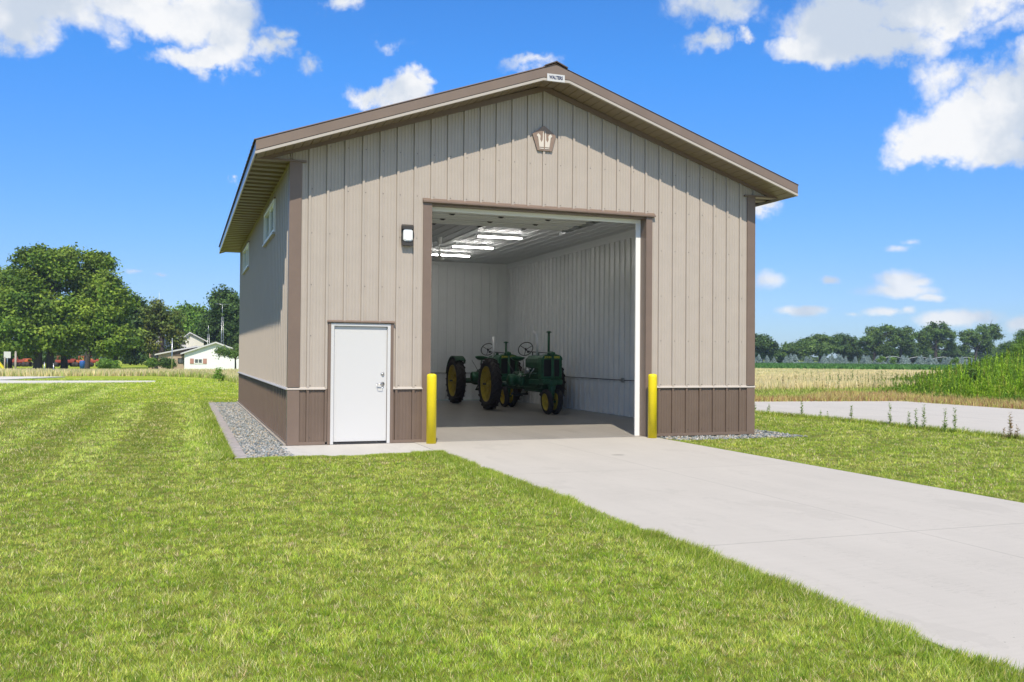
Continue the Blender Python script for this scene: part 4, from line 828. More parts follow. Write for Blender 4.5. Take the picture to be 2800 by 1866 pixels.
def make_tree(name, loc, lobes, label, cat='tree', group=None, pal='maple', clusters=700, per=22, leaf=.16, cr=.55, trunk=(.35, 3.), bare=0, seed=1, limbs=True, shell=.5, lean=0, trunks=None, crown_name='crown'):
    """lobes: list of (x, y, z, rx, ry, rz) relative to the base"""
    g = np.random.default_rng(seed); T = empty(name, loc, label=label, cat=cat, group=group); pc = np.array(GREENS[pal]); P = []; Cc = []; O = []
    vol = np.array([l[3]*l[5] for l in lobes]); vol = vol/vol.sum()
    for l, f in zip(lobes, vol):
        n = max(3, int(clusters*f)); ns = max(5, min(26, n//14)); sd = g.normal(size=(ns, 3)); sd /= np.linalg.norm(sd, axis=1)[:, None]; sr = g.uniform(.22, .42, ns); sk = g.integers(0, ns, n)
        d = g.normal(size=(n, 3)); d /= np.linalg.norm(d, axis=1)[:, None]; d[:, 2] += .25
        rr = (1-shell*g.random(n)**2); loc_ = sd[sk]*(.80*g.uniform(.75, 1.0, ns)[sk])[:, None]+d*rr[:, None]*sr[sk][:, None]
        c = np.array(l[:3])+loc_*np.array(l[3:])
        col = pc[g.integers(0, len(pc), ns)][sk]*.5+pc[g.integers(0, len(pc), n)]*.5; col = col*g.uniform(.75, 1.25, (ns, 1))[sk]*g.uniform(.8, 1.25, (n, 1))
        q = g.normal(size=(n, per, 3))*cr*.5; q[:, :, 2] *= .6
        pp = c[:, None]+q; P.append(pp.reshape(-1, 3)); Cc.append((col[:, None]*g.uniform(.8, 1.25, (n, per, 1))).reshape(-1, 3)); O.append(np.repeat(d, per, 0))
    P = np.concatenate(P); Cc = np.concatenate(Cc); O = np.concatenate(O); k = P[:, 2] > .15; P, Cc, O = P[k], Cc[k], O[k]
    leaf_soup(crown_name, P, leaf, Cc, g, M_['leaf'], T, outward=O)
    r0, th = trunk; top = max(l[2] for l in lobes); mb = MB()
    for (tx, ty, tr) in (trunks or [(0, 0, r0)]):
        cxm = np.mean([l[0] for l in lobes]) if trunks is None else tx
        mb.tube([(tx, ty, -.2), (tx*1.0, ty, th*.15), (tx*.98+lean*.4, ty, th*.6), (tx*.9+cxm*.1+lean, ty, th), (cxm, 0, top*.85)], [tr*1.35, tr, tr*.85, tr*.75, tr*.2], 9)
        if limbs:
            for l in lobes:
                mb.tube([(tx*.9+lean, ty, th*g.uniform(.8, 1.2)), ((tx+l[0])*.5, l[1]*.4, (th+l[2])*.5-.1*th), (l[0], l[1], l[2])], [tr*.45, tr*.28, tr*.08], 6)
                for q in range(bare): 
                    e = np.array(l[:3])+g.normal(size=3)*np.array(l[3:])*.6; mb.tube([((tx+l[0])*.5, l[1]*.4, (th+l[2])*.5-.1*th), tuple((np.array(l[:3])+e)/2), tuple(e)], [tr*.16, tr*.1, tr*.04], 5)
    mb.build('trunk', M_['bark'], T)
    return T
def lob(u, v, ru, rv, Y, base, ry=None):
    """lobe from a picture centre and radii at depth Y"""
    p = at(u, v, Y); s = np.linalg.norm(p-CAM)*1.19/FPX
    return (p[0]-base[0], (rnd.uniform(-.25, .25)*ru*s), p[2]-base[2], ru*s, (ry or ru)*s, rv*s)
def ptree(name, u, vbase, Y, lobes, label, **k):
    p = at(u, vbase, Y); z = float(gh(p[0], Y)); base = (p[0], Y, z)
    return make_tree(name, base, [lob(*l, Y, base) for l in lobes], label, **k)
VG = 'village trees on the left'
ptree('maple_tree', 92, 846, 128, [(40, 690, 60, 60), (100, 640, 55, 62), (70, 770, 75, 48), (120, 740, 60, 70), (75, 610, 30, 36), (135, 600, 30, 30)], 'tallest green maple, bushy to the ground, thick double trunk', group=VG, clusters=1500, per=26, leaf=.23, cr=1.1, trunk=(.55, 4), trunks=[(-.3, 0, .6), (1.2, .5, .55)], seed=31)
ptree('maple_tree', 147, 846, 131, [(185, 620, 42, 46), (205, 690, 55, 60), (170, 760, 60, 55), (225, 600, 25, 30)], 'green maple just right of the tallest one, lean high crown', group=VG, clusters=1100, per=26, leaf=.23, cr=1.1, trunk=(.5, 4), seed=32)
ptree('maple_tree', 198, 844, 126, [(240, 690, 45, 55), (250, 770, 65, 45), (215, 745, 40, 50), (272, 700, 32, 45)], 'green maple with a slanting dark trunk beside the blue bin', group=VG, clusters=1000, per=26, leaf=.22, cr=1.0, trunk=(.48, 4), seed=33, lean=.5)
ptree('maple_tree', 20, 846, 133, [(0, 710, 60, 70), (40, 640, 22, 40), (-30, 690, 60, 60), (10, 780, 60, 40), (-60, 740, 60, 70)], 'green maple at the left edge of the picture', group=VG, clusters=1200, per=24, leaf=.24, cr=1.2, trunk=(.45, 4), seed=34)
ptree('shade_tree', 265, 842, 150, [(300, 730, 36, 48), (315, 780, 34, 40), (290, 800, 40, 22), (328, 745, 16, 40)], 'dark rounded tree at the right end of the maples', group=VG, pal='dark', clusters=800, per=22, leaf=.26, cr=1.1, trunk=(.4, 3), seed=35)
ptree('open_tree', 371, 838, 140, [(365, 712, 34, 18), (345, 740, 18, 34), (398, 745, 22, 32), (410, 790, 26, 22), (338, 785, 20, 28), (372, 735, 30, 20)], 'thin old tree with a rusty top and bare inner branches', group=VG, pal='rust', clusters=330, per=20, leaf=.22, cr=1.0, trunk=(.45, 6), seed=36, bare=7)
ptree('leafy_tree', 430, 838, 190, [(430, 738, 34, 34), (455, 745, 28, 34), (410, 760, 22, 40), (445, 790, 45, 22)], 'light green leafy tree behind the gabled white house', group=VG, pal='light', clusters=700, per=20, leaf=.33, cr=1.5, trunk=(.5, 4), seed=37)
ptree('shade_tree', 515, 842, 160, [(515, 705, 33, 38), (500, 760, 36, 44), (535, 750, 34, 50), (550, 790, 30, 40), (480, 790, 24, 30), (515, 810, 40, 25)], 'big dark oval tree standing beside the barn eave', group=VG, pal='dark', clusters=1300, per=24, leaf=.25, cr=1.1, trunk=(.5, 3), seed=38)
ptree('bare_tree', 412, 815, 172, [(412, 765, 12, 20)], 'small grey tree with bare twigs behind the white house', group=VG, pal='rust', clusters=8, per=6, leaf=.15, cr=.6, trunk=(.15, 3), seed=39, bare=40)
ptree('yard_tree', 541, 847, 112, [(530, 808, 22, 16), (550, 795, 20, 20), (512, 812, 16, 10), (558, 812, 20, 14)], 'small spreading yard tree in front of the white house', group=VG, pal='oak', clusters=300, per=16, leaf=.11, cr=.6, trunk=(.13, 1.6), seed=40)
# shrubs
SG = 'shrubs by the village houses'
ptree('round_shrub', 383, 847, 116, [(384, 834, 16, 12), (376, 838, 10, 9), (394, 837, 9, 10)], 'larger clipped round shrub in front of the tan house', cat='shrub', group=SG, pal='dark', clusters=240, per=20, leaf=.09, cr=.35, trunk=(.06, .5), seed=41, limbs=False)
ptree('round_shrub', 350, 845, 120, [(350, 833, 11, 9), (346, 836, 8, 7)], 'smaller round shrub left of the tan house', cat='shrub', group=SG, pal='shrub', clusters=170, per=20, leaf=.09, cr=.35, trunk=(.06, .6), seed=42, limbs=False)
ptree('wild_shrub', 247, 848, 110, [(247, 838, 22, 9), (236, 836, 12, 9), (262, 840, 12, 8)], 'wild leafy shrub under the right end of the maples', cat='shrub', group=SG, pal='light', clusters=260, per=18, leaf=.10, cr=.4, trunk=(.05, .4), seed=43, limbs=False)
for i, (u, v, r) in enumerate(((20, 822, 30), (80, 820, 30), (150, 826, 22), (235, 818, 28), (300, 822, 24), (325, 815, 18))):
    ptree('background_hedge', u, 836, 185+i*2, [(u, v, r, 14), (u+r*.6, v+3, r*.5, 10)], ['dark hedge bush behind the wooden post on the far left', 'dark hedge bush left of the double trunk', 'dark hedge bush between the maple trunks', 'dark hedge bush beyond the slanting trunk', 'dark hedge bush left of the brick house', 'dark hedge bush touching the brick house wall'][i], cat='shrub', group='hedge bushes beyond the maples', pal='dark', clusters=200, per=16, leaf=.28, cr=1.1, trunk=(.1, .6), seed=50+i, limbs=False)
# trees on the right horizon
RG = 'trees on the right horizon'
RT = [('dense_tree', 1750, 215, [(1752, 797, 28, 24), (1740, 790, 20, 18), (1770, 806, 18, 18)], 'dark', 'dark bushy tree touching the right wall of the barn', 300, 0),
      ('dense_tree', 1825, 222, [(1822, 805, 32, 18), (1800, 813, 18, 13), (1848, 800, 25, 20)], 'oak', 'low wide bushy tree at the left end of the long thicket', 330, 0),
      ('dense_tree', 1885, 219, [(1880, 797, 34, 24), (1905, 793, 34, 24), (1860, 806, 26, 18)], 'oak', 'round bushy tree in the middle of the thicket', 400, 0),
      ('dense_tree', 1945, 224, [(1940, 796, 30, 25), (1955, 806, 28, 20)], 'dark', 'round dark tree at the right end of the thicket', 300, 0),
      ('oak_tree', 2010, 216, [(2015, 768, 24, 16), (2035, 766, 20, 16), (1985, 786, 18, 14), (2005, 795, 26, 16), (2030, 800, 24, 20)], 'oak', 'tall open oak with pale sky showing right of the thicket', 330, 5),
      ('oak_tree', 2070, 214, [(2062, 772, 18, 14), (2085, 768, 20, 16), (2072, 790, 26, 15), (2095, 795, 16, 20)], 'oak', 'tall oak with a pale leaning trunk above the irrigation pipe', 300, 5),
      ('oak_tree', 2150, 212, [(2150, 756, 24, 15), (2128, 775, 20, 18), (2172, 776, 20, 18), (2150, 786, 28, 14), (2122, 796, 14, 12), (2185, 800, 10, 14)], 'oak', 'wide round oak between two gaps of sky', 380, 6),
      ('oak_tree', 2242, 213, [(2270, 757, 22, 16), (2288, 768, 16, 12), (2230, 775, 20, 15), (2250, 785, 22, 16), (2215, 788, 10, 14), (2262, 805, 18, 18)], 'oak', 'tallest spreading oak leaning right on the horizon', 380, 6),
      ('oak_tree', 2345, 220, [(2350, 778, 22, 16), (2325, 795, 18, 14), (2360, 790, 20, 18)], 'oak', 'oak partly cut off by the right edge of the picture', 260, 3)]
for i, (nm, u, Y, L_, pal, lab, cl, bare) in enumerate(RT):
    ptree(nm, u, 838, Y, L_, lab, group=RG, pal=pal, clusters=int(cl*2.3), per=16, leaf=.27, cr=1.0, trunk=(.55, 5 if bare else 2), seed=60+i, bare=bare)
UB = [(1790, 820), (1975, 818), (2045, 815), (2105, 818), (2175, 815), (2200, 812), (2300, 818), (2320, 812), (2050, 822), (2140, 820)]
for i, (u, v) in enumerate(UB):
    ptree('thicket_bush', u, 838, 235+i, [(u, v, 26, 14), (u+14, v+4, 16, 10)], ['dark thicket bush left of the low wide tree', 'dark thicket bush under the first tall oak', 'dark thicket bush right of the first tall oak trunk', 'dark thicket bush between the second oak and the round oak', 'dark thicket bush right under the round oak', 'dark thicket bush left of the tallest oak', 'dark thicket bush right of the tallest oak trunk', 'dark thicket bush left of the cut off oak', 'dark low thicket bush behind the leaning trunk', 'dark low thicket bush under the round oak'][i], cat='shrub', group='thicket bushes under the oaks', pal='dark', clusters=260, per=14, leaf=.42, cr=1.6, trunk=(.1, .6), seed=80+i, limbs=False)
# far wood closing the horizon
def far_wood():
    g = np.random.default_rng(140); n = 26000; x = g.uniform(-330, 560, n); top = 3.6+1.5*np.sin(x*.05)*np.sin(x*.013+1)+1.1*fbm(x*.02, x*0, np.random.default_rng(6), 10, .5, 8)
    z = top*np.sqrt(g.random(n)); P = np.stack([x, 335+g.normal(0, 3, n), z-1.0*np.clip(-(x-25)/25, 0, 1)], 1); c = np.array([(.07, .12, .04), (.10, .16, .05), (.05, .09, .035)])[g.integers(0, 3, n)]*g.uniform(.7, 1.3, (n, 1))
    O = np.tile(np.array([[0., -1., .5]]), (n, 1)); o = leaf_soup('far_wood', P, .75, c, g, M_['leaf'], None, outward=O); tag(o, 'low distant wood along the whole horizon', 'wood', kind='stuff')
far_wood()
# blue spruces
def spruce():
    g = np.random.default_rng(5); T = empty('blue_spruce', (0, 0, 0), label='x', cat='tree', group='row of young blue spruces across the field'); H = 2.5; P = []; O = []
    for lv in range(15):
        z = .15+H*lv/15; R = (1-z/H)**.85*1.25+.03; nb = 13-lv//3
        for k in range(nb):
            a = 2*PI*k/nb+g.uniform(0, .6); rl = R*g.uniform(.75, 1.15)
            for q in range(9):
                t = (q+1)/9; P.append((math.cos(a)*rl*t+g.normal()*.04, math.sin(a)*rl*t+g.normal()*.04, z-.12*t+.10*t*t+g.normal()*.02)); O.append((math.cos(a), math.sin(a), .6))
    P = np.array(P); O = np.array(O); c = np.array(GREENS['spruce'])[g.integers(0, 3, len(P))]*g.uniform(.75, 1.3, (len(P), 1))
    leaf_soup('foliage', P, .13, c, g, M_['leaf'], T, outward=O); MB().tube([(0, 0, -.1), (0, 0, H*.9)], [.06, .01], 6).build('trunk', M_['bark'], T); return T
def ordinal(n):
    ones = ['', 'first', 'second', 'third', 'fourth', 'fifth', 'sixth', 'seventh', 'eighth', 'ninth', 'tenth', 'eleventh', 'twelfth', 'thirteenth', 'fourteenth', 'fifteenth', 'sixteenth', 'seventeenth', 'eighteenth', 'nineteenth']
    if n < 20: return ones[n]
    t = ['twent', 'thirt', 'fort', 'fift', 'sixt', 'sevent'][n//10-2]
    return t+'ieth' if n % 10 == 0 else t+'y '+ones[n % 10]
sp0 = spruce(); NS = 66
p0, p1 = at(1735, 838, 160), at(2330, 838, 160)
for i in range(NS):
    t = sp0 if i == 0 else copy_tree(sp0)
    f = i/(NS-1); x = p0[0]+(p1[0]-p0[0])*f+rnd.uniform(-.5, .5); y = 168+rnd.uniform(-3, 3); s = rnd.uniform(.70, 1.05)
    t.location = (x, y, float(gh(x, y))); t.scale = (s*rnd.uniform(.85, 1.15), s, s); t.rotation_euler.z = rnd.uniform(0, 6)
    t['label'] = ordinal(i+1)+' young blue spruce from the barn in the row across the field'
for i, u in enumerate((2025, 2055, 2195)):
    ptree('green_sapling', u, 839, 163, [(u, 829, 7, 7)], ['bright green sapling in the spruce row under the first oak', 'second bright green sapling in the spruce row, beside the first', 'bright green sapling in the spruce row left of the tallest oak'][i], cat='tree', group='green saplings among the spruces', pal='light', clusters=60, per=14, leaf=.14, cr=.5, trunk=(.05, .4), seed=95+i, limbs=False)
# centre pivot irrigation
a, b = at(2020, 823, 185), at(2245, 826, 205)
pv = empty('pivot_irrigator', (a[0], a[1], 0), label='long pale irrigation pipe on towers above the spruce row', cat='irrigation boom'); d = b-a
pts = [(0+d[0]*t, d[1]*t, a[2]+.55*math.sin(t*PI*4)**2-.1) for t in np.linspace(0, 1, 41)]
MB().tube(pts, .075, 6).build('boom_pipe', mat('pale_galv', (.6, .6, .58), .5, metal=.2), pv)
for t in (0, .25, .5, .75, 1.0):
    z = a[2]; MB().tube([(d[0]*t-.8, d[1]*t, -.1), (d[0]*t, d[1]*t, z)], .05, 5).tube([(d[0]*t+.8, d[1]*t, -.1), (d[0]*t, d[1]*t, z)], .05, 5).build('tower', M_['galv'], pv)
MB().tube([(d[0]*t, d[1]*t, a[2]-.45+.35*math.sin(t*PI*4)**2) for t in np.linspace(0, 1, 41)], .03, 4).build('truss_rod', M_['galv'], pv)
# ------------------------------------------------------------------ tall weeds and shrub on the right
def weed(x, y, h, seed, dense=1., brown=False):
    g = np.random.default_rng(seed); V = []; Cc = []
    n = int(20+150*h*dense)
    st = MB().tube([(0, 0, -.02), (g.normal()*.01, g.normal()*.01, h*.5), (g.normal()*.02, g.normal()*.02, h)], [.0055, .0045, .002], 5)
    T = empty('tall_weed', (x, y, -.04))
    st.build('stem', mat('weed_stem', (.22, .28, .08), .7) if 'weed_stem' not in bpy.data.materials else bpy.data.materials['weed_stem'], T)
    h = h+.04
    for i in range(n):
        t = g.uniform(.06, 1); a = i*2.4; l = (.068*(1-.55*t)+.014)*g.uniform(.6, 1.2)*min(1, h/.35+.2); w = l*.20; z = t*h
        c, s = math.cos(a), math.sin(a); up = l*g.uniform(.2, .9)
        V += [(0, 0, z), (c*l*.5-s*w, s*l*.5+c*w, z+up*.6), (c*l, s*l, z+up*.8), (c*l*.5+s*w, s*l*.5-c*w, z+up*.6)]
        cc = np.array((.34, .24, .12) if brown else (.26, .38, .08))*g.uniform(.75, 1.3); Cc += [cc]*4
    nmesh('leaves', np.array(V), np.arange(len(V)).reshape(-1, 4), M_['leaf'], T, col=np.array(Cc)); return T
WD = [(13.85, 2.68, .38), (13.88, 1.4, .51), (13.83, .75, .33), (13.75, .45, .41), (13.81, .28, .52), (13.5, -.63, .49), (13.79, -.32, .16), (13.67, -.72, .51), (13.87, -.77, .11), (13.85, -.9, .11), (13.4, -2.2, .21), (13.73, -2.05, .49), (13.76, -2.18, .24), (13.7, 6.52, .23), (13.8, 6.0, .24), (13.75, 4.47, .4), (13.77, 3.74, .2), (13.8, 3.5, .18)]
WL = ['thin dark topped weed in the middle of the pad edge', 'tall feathery green weed left of the tight weed cluster', 'short bushy weed left of a pair of taller weeds', 'stout leafy weed, the left of two close ones', 'tallest slim weed in the cluster at the pad edge', 'weed with a thick leafy base beside a low bush', 'low bushy weed leaning right of the thick based one', 'tall leafy weed right of the thick based one', 'small sprig right of the tall leafy weed', 'second small sprig near the bare corner', 'short reddish brown weed near the right picture edge', 'tall thin brown weed near the right picture edge', 'forked brown weed last on the right', 'small weed nearest the barn corner', 'small forked weed near the barn corner', 'tall thin weed between barn corner and pad middle', 'short weed right of the tall thin one', 'short branching weed left of the middle one']
for i, ((x, y, h), lab) in enumerate(zip(WD, WL)):
    t = weed(x, y, h, 200+i, .6 if h < .3 else 1.1, brown=i in (10, 11, 12)); tag(t, lab, 'weed', 'tall weeds along the near edge of the concrete pad')
# mass of goldenrod
def weedmass():
    g = np.random.default_rng(77); A = at(2060, 905, Y=None, Z=0)
    V = []; Cs = []
    n = 8500; X = []; 
    while len(X) < n:
        u = 1985+(2520-1985)*g.random(); Y = 8+26*g.random()**1.3; p = at(u, 840, Y); x = p[0]
        if x < 25.2 or Y > 33-(2520-u)*.0 or (x < 27.5 and Y > 17.5): continue
        dns = np.clip((u-1985)/130, .04, 1)**1.5*np.clip((x-25)/1.5, .15, 1)
        if g.random() > dns: continue
        X.append((x, Y, u))
    X = np.array(X); pn = fbm(X[:, 0], X[:, 1], g, 9, .1, .9)
    hh = (.24+.40*np.clip((X[:, 2]-2030)/120, 0, 1)*np.clip((X[:, 0]-26)/3, .1, 1)+.62*np.clip((X[:, 2]-2130)/200, 0, 1)*np.clip((X[:, 0]-26)/5, 0, 1))*np.where(g.random(n) < .07, g.uniform(1.2, 1.55, n), g.uniform(.35, 1.02, n))*(1+.22*pn)
    V = []; c = []
    for i in range(n):
        m = int(36*hh[i]/.8)+10; t = g.random(m)**.9; a = g.uniform(0, 2*PI, m); lx, ly = g.normal(0, .08, 2)*hh[i]; w = .011+.0005*X[i, 1]; ln = (.10+.09*g.random(m))*(1-.45*t)
        bx = X[i, 0]+lx*t*t; by = X[i, 1]+ly*t*t; bz = t*hh[i]-.03; o_ = ln*g.uniform(.15, .75, m); q = a+PI/2
        V.append(np.stack([np.stack([bx-np.cos(q)*w, by-np.sin(q)*w, bz], 1), np.stack([bx+np.cos(q)*w, by+np.sin(q)*w, bz], 1), np.stack([bx+np.cos(a)*o_, by+np.sin(a)*o_, bz+ln*.85], 1)], 1))
        k = 0 if pn[i]+g.normal()*.5 > .2 else 1
        cc = np.array([(.33, .50, .035), (.20, .34, .04), (.46, .50, .09)][k if g.random() > .1 else 2])*g.uniform(.65, 1.25); c.append(np.repeat(cc[None], m*3, 0)*np.repeat(g.uniform(.75, 1.25, (m, 1)), 3, 0))
    V = np.concatenate(V).reshape(-1, 3); o = nmesh('goldenrod_thicket', V, np.arange(len(V), dtype=np.int32).reshape(-1, 3), M_['grass'], col=np.concatenate(c)); tag(o, 'mass of tall bright green weeds right of the wheat', 'weeds', kind='stuff')
weedmass()
ptree('leafy_shrub', 2400, 860, 30, [(2345, 825, 45, 28), (2400, 800, 60, 45), (2440, 810, 60, 60), (2290, 840, 34, 16), (2240, 848, 26, 10), (2330, 850, 50, 20)], 'big green leafy shrub rising behind the weeds at the right edge', cat='shrub', pal='shrub', clusters=1900, per=22, leaf=.055, cr=.4, trunk=(.10, 1), seed=110)
ptree('leafy_shrub', 2160, 880, 15.2, [(2235, 868, 14, 14)], 'small dark shrub standing among the tall weeds', cat='shrub', pal='oak', clusters=130, per=18, leaf=.045, cr=.2, trunk=(.02, .2), seed=111, limbs=False)
ptree('wild_shrub', 503, 874, 39, [(503, 860, 5, 13), (508, 868, 8, 6), (498, 869, 5, 5)], 'leafy wild bush in the meadow edge near the barn corner', cat='shrub', group=SG, pal='light', clusters=90, per=16, leaf=.045, cr=.22, trunk=(.015, .1), seed=112, limbs=False)
# a ragged row of mid green weeds in front of the wheat
def wfront():
    g = np.random.default_rng(78); n = 110; P = []; O = []; c = []
    for i in range(n):
        u = g.uniform(1760, 2120)**1.0; u = 1735+(2130-1735)*g.random()**.55; Y = g.uniform(19, 27); p = at(u, 840, Y); h = g.uniform(.5, .95); m = 34
        t = g.random(m); a = g.uniform(0, 2*PI, m); r = .035*(1-.5*t)
        P.append(np.stack([p[0]+np.cos(a)*r, Y+np.sin(a)*r, t*h], 1)); O.append(np.stack([np.cos(a), np.sin(a), np.full(m, .9)], 1)); c.append(np.repeat(np.array([[(.12, .2, .04), (.2, .16, .06)][int(g.random() < .3)]]), m, 0)*g.uniform(.8, 1.2, (m, 1)))
    o = leaf_soup('field_weeds', np.concatenate(P), .028, np.concatenate(c), g, M_['leaf'], None, outward=np.concatenate(O)); tag(o, 'scattered dark weed stalks standing in the wheat edge', 'weeds', kind='stuff')
wfront()
# ------------------------------------------------------------------ village
def house(name, label, uA, vA, uL, vL, uR, Y, depth, wall, roofm, base_drop=None, over=.5):
    """gable front facing the camera. apex (uA,vA), eaves at uL/uR on height vL"""
    A = at(uA, vA, Y); L_ = at(uL, vL, Y); R_ = at(uR, vL, Y); z0 = float(gh(A[0], Y)); H = empty(name, (A[0], Y, z0), label=label, cat='house')
    xl, xr, ze_, za = L_[0]-A[0], R_[0]-A[0], L_[2]-z0, A[2]-z0
    s1 = (za-ze_)/(-xl); s2 = (za-ze_)/xr; th = .16
    MB().prism([(xl+over, -.1), (xr-over, -.1), (xr-over, za-s2*(xr-over)-.05), (0, za-.05), (xl+over, za+s1*(xl+over)-.05)], .4, depth).build('wall', wall, H)
    rf = MB().prism([(xl, ze_), (0, za), (0, za+th), (xl, ze_+th)], 0.0, depth+.4).prism([(0, za), (xr, ze_), (xr, ze_+th), (0, za+th)], 0.0, depth+.4).build('roof', roofm, H)
    tr = MB().prism([(xl-.02, ze_-.06), (0, za-.06), (0, za+th*.9), (xl-.02, ze_+th*.8)], -.05, -.002).prism([(0, za-.06), (xr+.02, ze_-.06), (xr+.02, ze_+th*.8), (0, za+th*.9)], -.05, -.002)
    tr.build('bargeboard', M_['white'], rf)
    return H, A
wsid = mat('white_siding', (.78, .79, .80), .6, var=.03, vscale=4); tsid = mat('tan_siding', (.42, .33, .25), .7, var=.06, vscale=3); dsid = mat('brown_gable', (.13, .09, .07), .7)
shing = mat('grey_shingles', (.20, .195, .20), .9, var=.25, vscale=3, bump=.4, bscale=20); brickm = mat('pinkish_brick', (.52, .38, .28), .85, var=.12, vscale=6)
def win(H, A, Y, u0, v0, u1, v1, shutters=None, fm='vinyl', yo=.4):
    a = at(u0, v0, Y+yo); b = at(u1, v1, Y+yo); x0, x1, z1, z0 = a[0]-A[0], b[0]-A[0], a[2]-H.location.z, b[2]-H.location.z; y = yo-.03; t = .10
    w = MB().box((x0-t, y-.05, z0-t), (x1+t, y, z0)).box((x0-t, y-.05, z1), (x1+t, y, z1+t)).box((x0-t, y-.05, z0), (x0, y, z1)).box((x1, y-.05, z0), (x1+t, y, z1)).box(((x0+x1)/2-.04, y-.05, z0), ((x0+x1)/2+.04, y, z1)).build('window', M_[fm], H)
    MB().box((x0, y-.02, z0), (x1, y+.02, z1)).build('pane', M_['pane'], w)
    if shutters:
        for (p, q) in ((x0-t-.55, x0-t-.05), (x1+t+.05, x1+t+.55)): MB().box((p, y-.05, z0-.1), (q, y+.01, z1+.1)).build('shutter', shutters, H)
H1, A1 = house('white_house', 'small white sided house with reddish shutters beside the yard tree', 590/1.19, 788, 494/1.19, 814, 680/1.19, 120, 14, wsid, shing)
win(H1, A1, 120, 533/1.19, 826, 552/1.19, 834.5, mat('red_shutter', (.42, .22, .18), .6))
H2, A2 = house('tan_house', 'tan ranch house with brown gable and long grey roof', 538/1.19, 797, 423/1.19, 816, 620/1.19, 130, 12, tsid, shing)
MB().prism([(-3.6, 2.55), (0, 3.55), (4.0, 2.35), (4.0, 2.2), (-3.6, 2.2)], .33, .39).build('gable_boards', dsid, H2)
win(H2, A2, 130, 488/1.19, 825, 506/1.19, 834, fm='black')
H3, A3 = house('gabled_house', 'tall pale gabled house with dark grey roof behind the tan house', 519/1.19, 765, 490/1.19, 785, 566/1.19, 150, 12, mat('cream_siding', (.68, .66, .60), .6), mat('slate_roof', (.09, .09, .10), .8))
# brick house with a flat eave
A4 = at(343, 805, 145); B4 = at(424, 805, 145); z4 = float(gh(A4[0], 145)); H4 = empty('brick_house', (A4[0], 145, z4), label='flat roofed pinkish brick house left of the tan house', cat='house'); wd = B4[0]-A4[0]; hz = A4[2]-z4
MB().box((0, .4, -.1), (wd, 9, hz)).build('wall', brickm, H4); MB().box((-.5, 0, hz), (wd+.5, 9.4, hz+.28)).build('roof', dsid, H4); MB().prism([(-.5, hz+.3), (wd+.5, hz+.3), (wd*.9, hz+2.4), (wd*.15, hz+2.4)], .6, 9).build('upper_roof', mat('pale_roof', (.62, .63, .64), .7), H4)
win(H4, A4, 145, 353, 814, 366, 822, fm='white')
# steeple
S = at(365, 740, 330); zt_ = at(365, 668, 330)[2]; st = empty('church_steeple', (S[0], 330, 0), label='pale needle church steeple far behind the thin old tree', cat='steeple')
MB().lathe([(0, zt_), (.10, zt_-1.5), (.12, zt_-4.5), (2.1, 13.5)], 8, smooth=False).build('spire', mat('hazed_spire', (.66, .76, .82), .5), st); MB().box((-2.1, -2.1, 0), (2.1, 2.1, 13.5)).build('tower', M_['white'], st)  # distance haze is put into the spire's pale blue colour
# masts and poles
def lattice(u, v0, v1, Y, label, antenna):
    a = at(u, v0, Y); z0 = float(gh(a[0], Y)); T = empty('antenna_mast', (a[0], Y, z0), label=label, cat='antenna', group='antenna masts behind the houses'); h = a[2]-z0; mb = MB()
    for q in (0, 2.1, 4.2): mb.tube([(.32*math.cos(q), .32*math.sin(q), 0), (.14*math.cos(q), .14*math.sin(q), h*.8)], .035, 5)
    n = 16
    for i in range(n):
        z = h*.8*i/n; s = .32-.18*i/n; mb.tube([(s, 0, z), (-s*.5, s*.86, z+h*.05), (-s*.5, -s*.86, z)], .018, 4)
    mb.tube([(0, 0, h*.75), (0, 0, h)], .035, 5); mb.build('lattice', M_['galv'], T)
    if antenna: MB().tube([(-1.1, 0, h), (1.1, .3, h-.05)], .035, 5).tube([(-.5, -.3, h), (-.5, .3, h)], .02, 4).tube([(.2, -.4, h), (.2, .4, h)], .02, 4).tube([(.8, -.3, h), (.8, .3, h)], .02, 4).build('antenna', M_['galv'], T)
lattice(511, 699, 0, 146, 'tall lattice mast with a flat television antenna on top', True); lattice(479, 748, 0, 148, 'shorter lattice mast left of the tall one', False)
def pole(u, v0, Y, r, m, label, name='pole', cat='pole', group=None, z_add=0):
    a = at(u, v0, Y); z0 = float(gh(a[0], Y)); o = MB().tube([(0, 0, -.1), (0, 0, a[2]-z0)], [r*1.1, r], 8).lathe([(0, a[2]-z0+r*1.4), (r*1.2, a[2]-z0+r*.5), (r*1.1, a[2]-z0)], 8).build(name, M_[m]); o.location = (a[0], Y, z0); tag(o, label, cat, group); return o
pole(471/1.19, 779, 108, .06, 'galv', 'slim white flagpole in front of the tan house', 'flagpole', 'flagpole')
PG = 'posts at the left edge of the meadow'
pole(36, 810, 100, .10, 'wood', 'thick pale wooden post near the left picture edge', 'wooden_post', 'post', PG)
pole(11, 822, 100, .06, 'wood', 'low wooden post beside the yellow slide', 'wooden_post', 'post', PG)
pole(102, 833, 58, .025, 'galv', 'thin marker stake under the double trunk', 'marker_stake', 'stake', 'thin stakes in the meadow'); pole(123, 836, 58, .025, 'galv', 'thin marker stake right of the other one', 'marker_stake', 'stake', 'thin stakes in the meadow')
a = at(17, 809, 104); z0 = float(gh(a[0], 104)); sn = empty('road_sign', (a[0], 104, z0), label='white square sign on a post by the far left', cat='sign'); h = a[2]-z0
MB().tube([(0, 0, 0), (0, 0, h)], .04, 6).build('post', M_['galv'], sn); MB().cbox((0, -.05, h-.35), (.72, .03, .75), .01).build('sign_plate', M_['white'], sn)
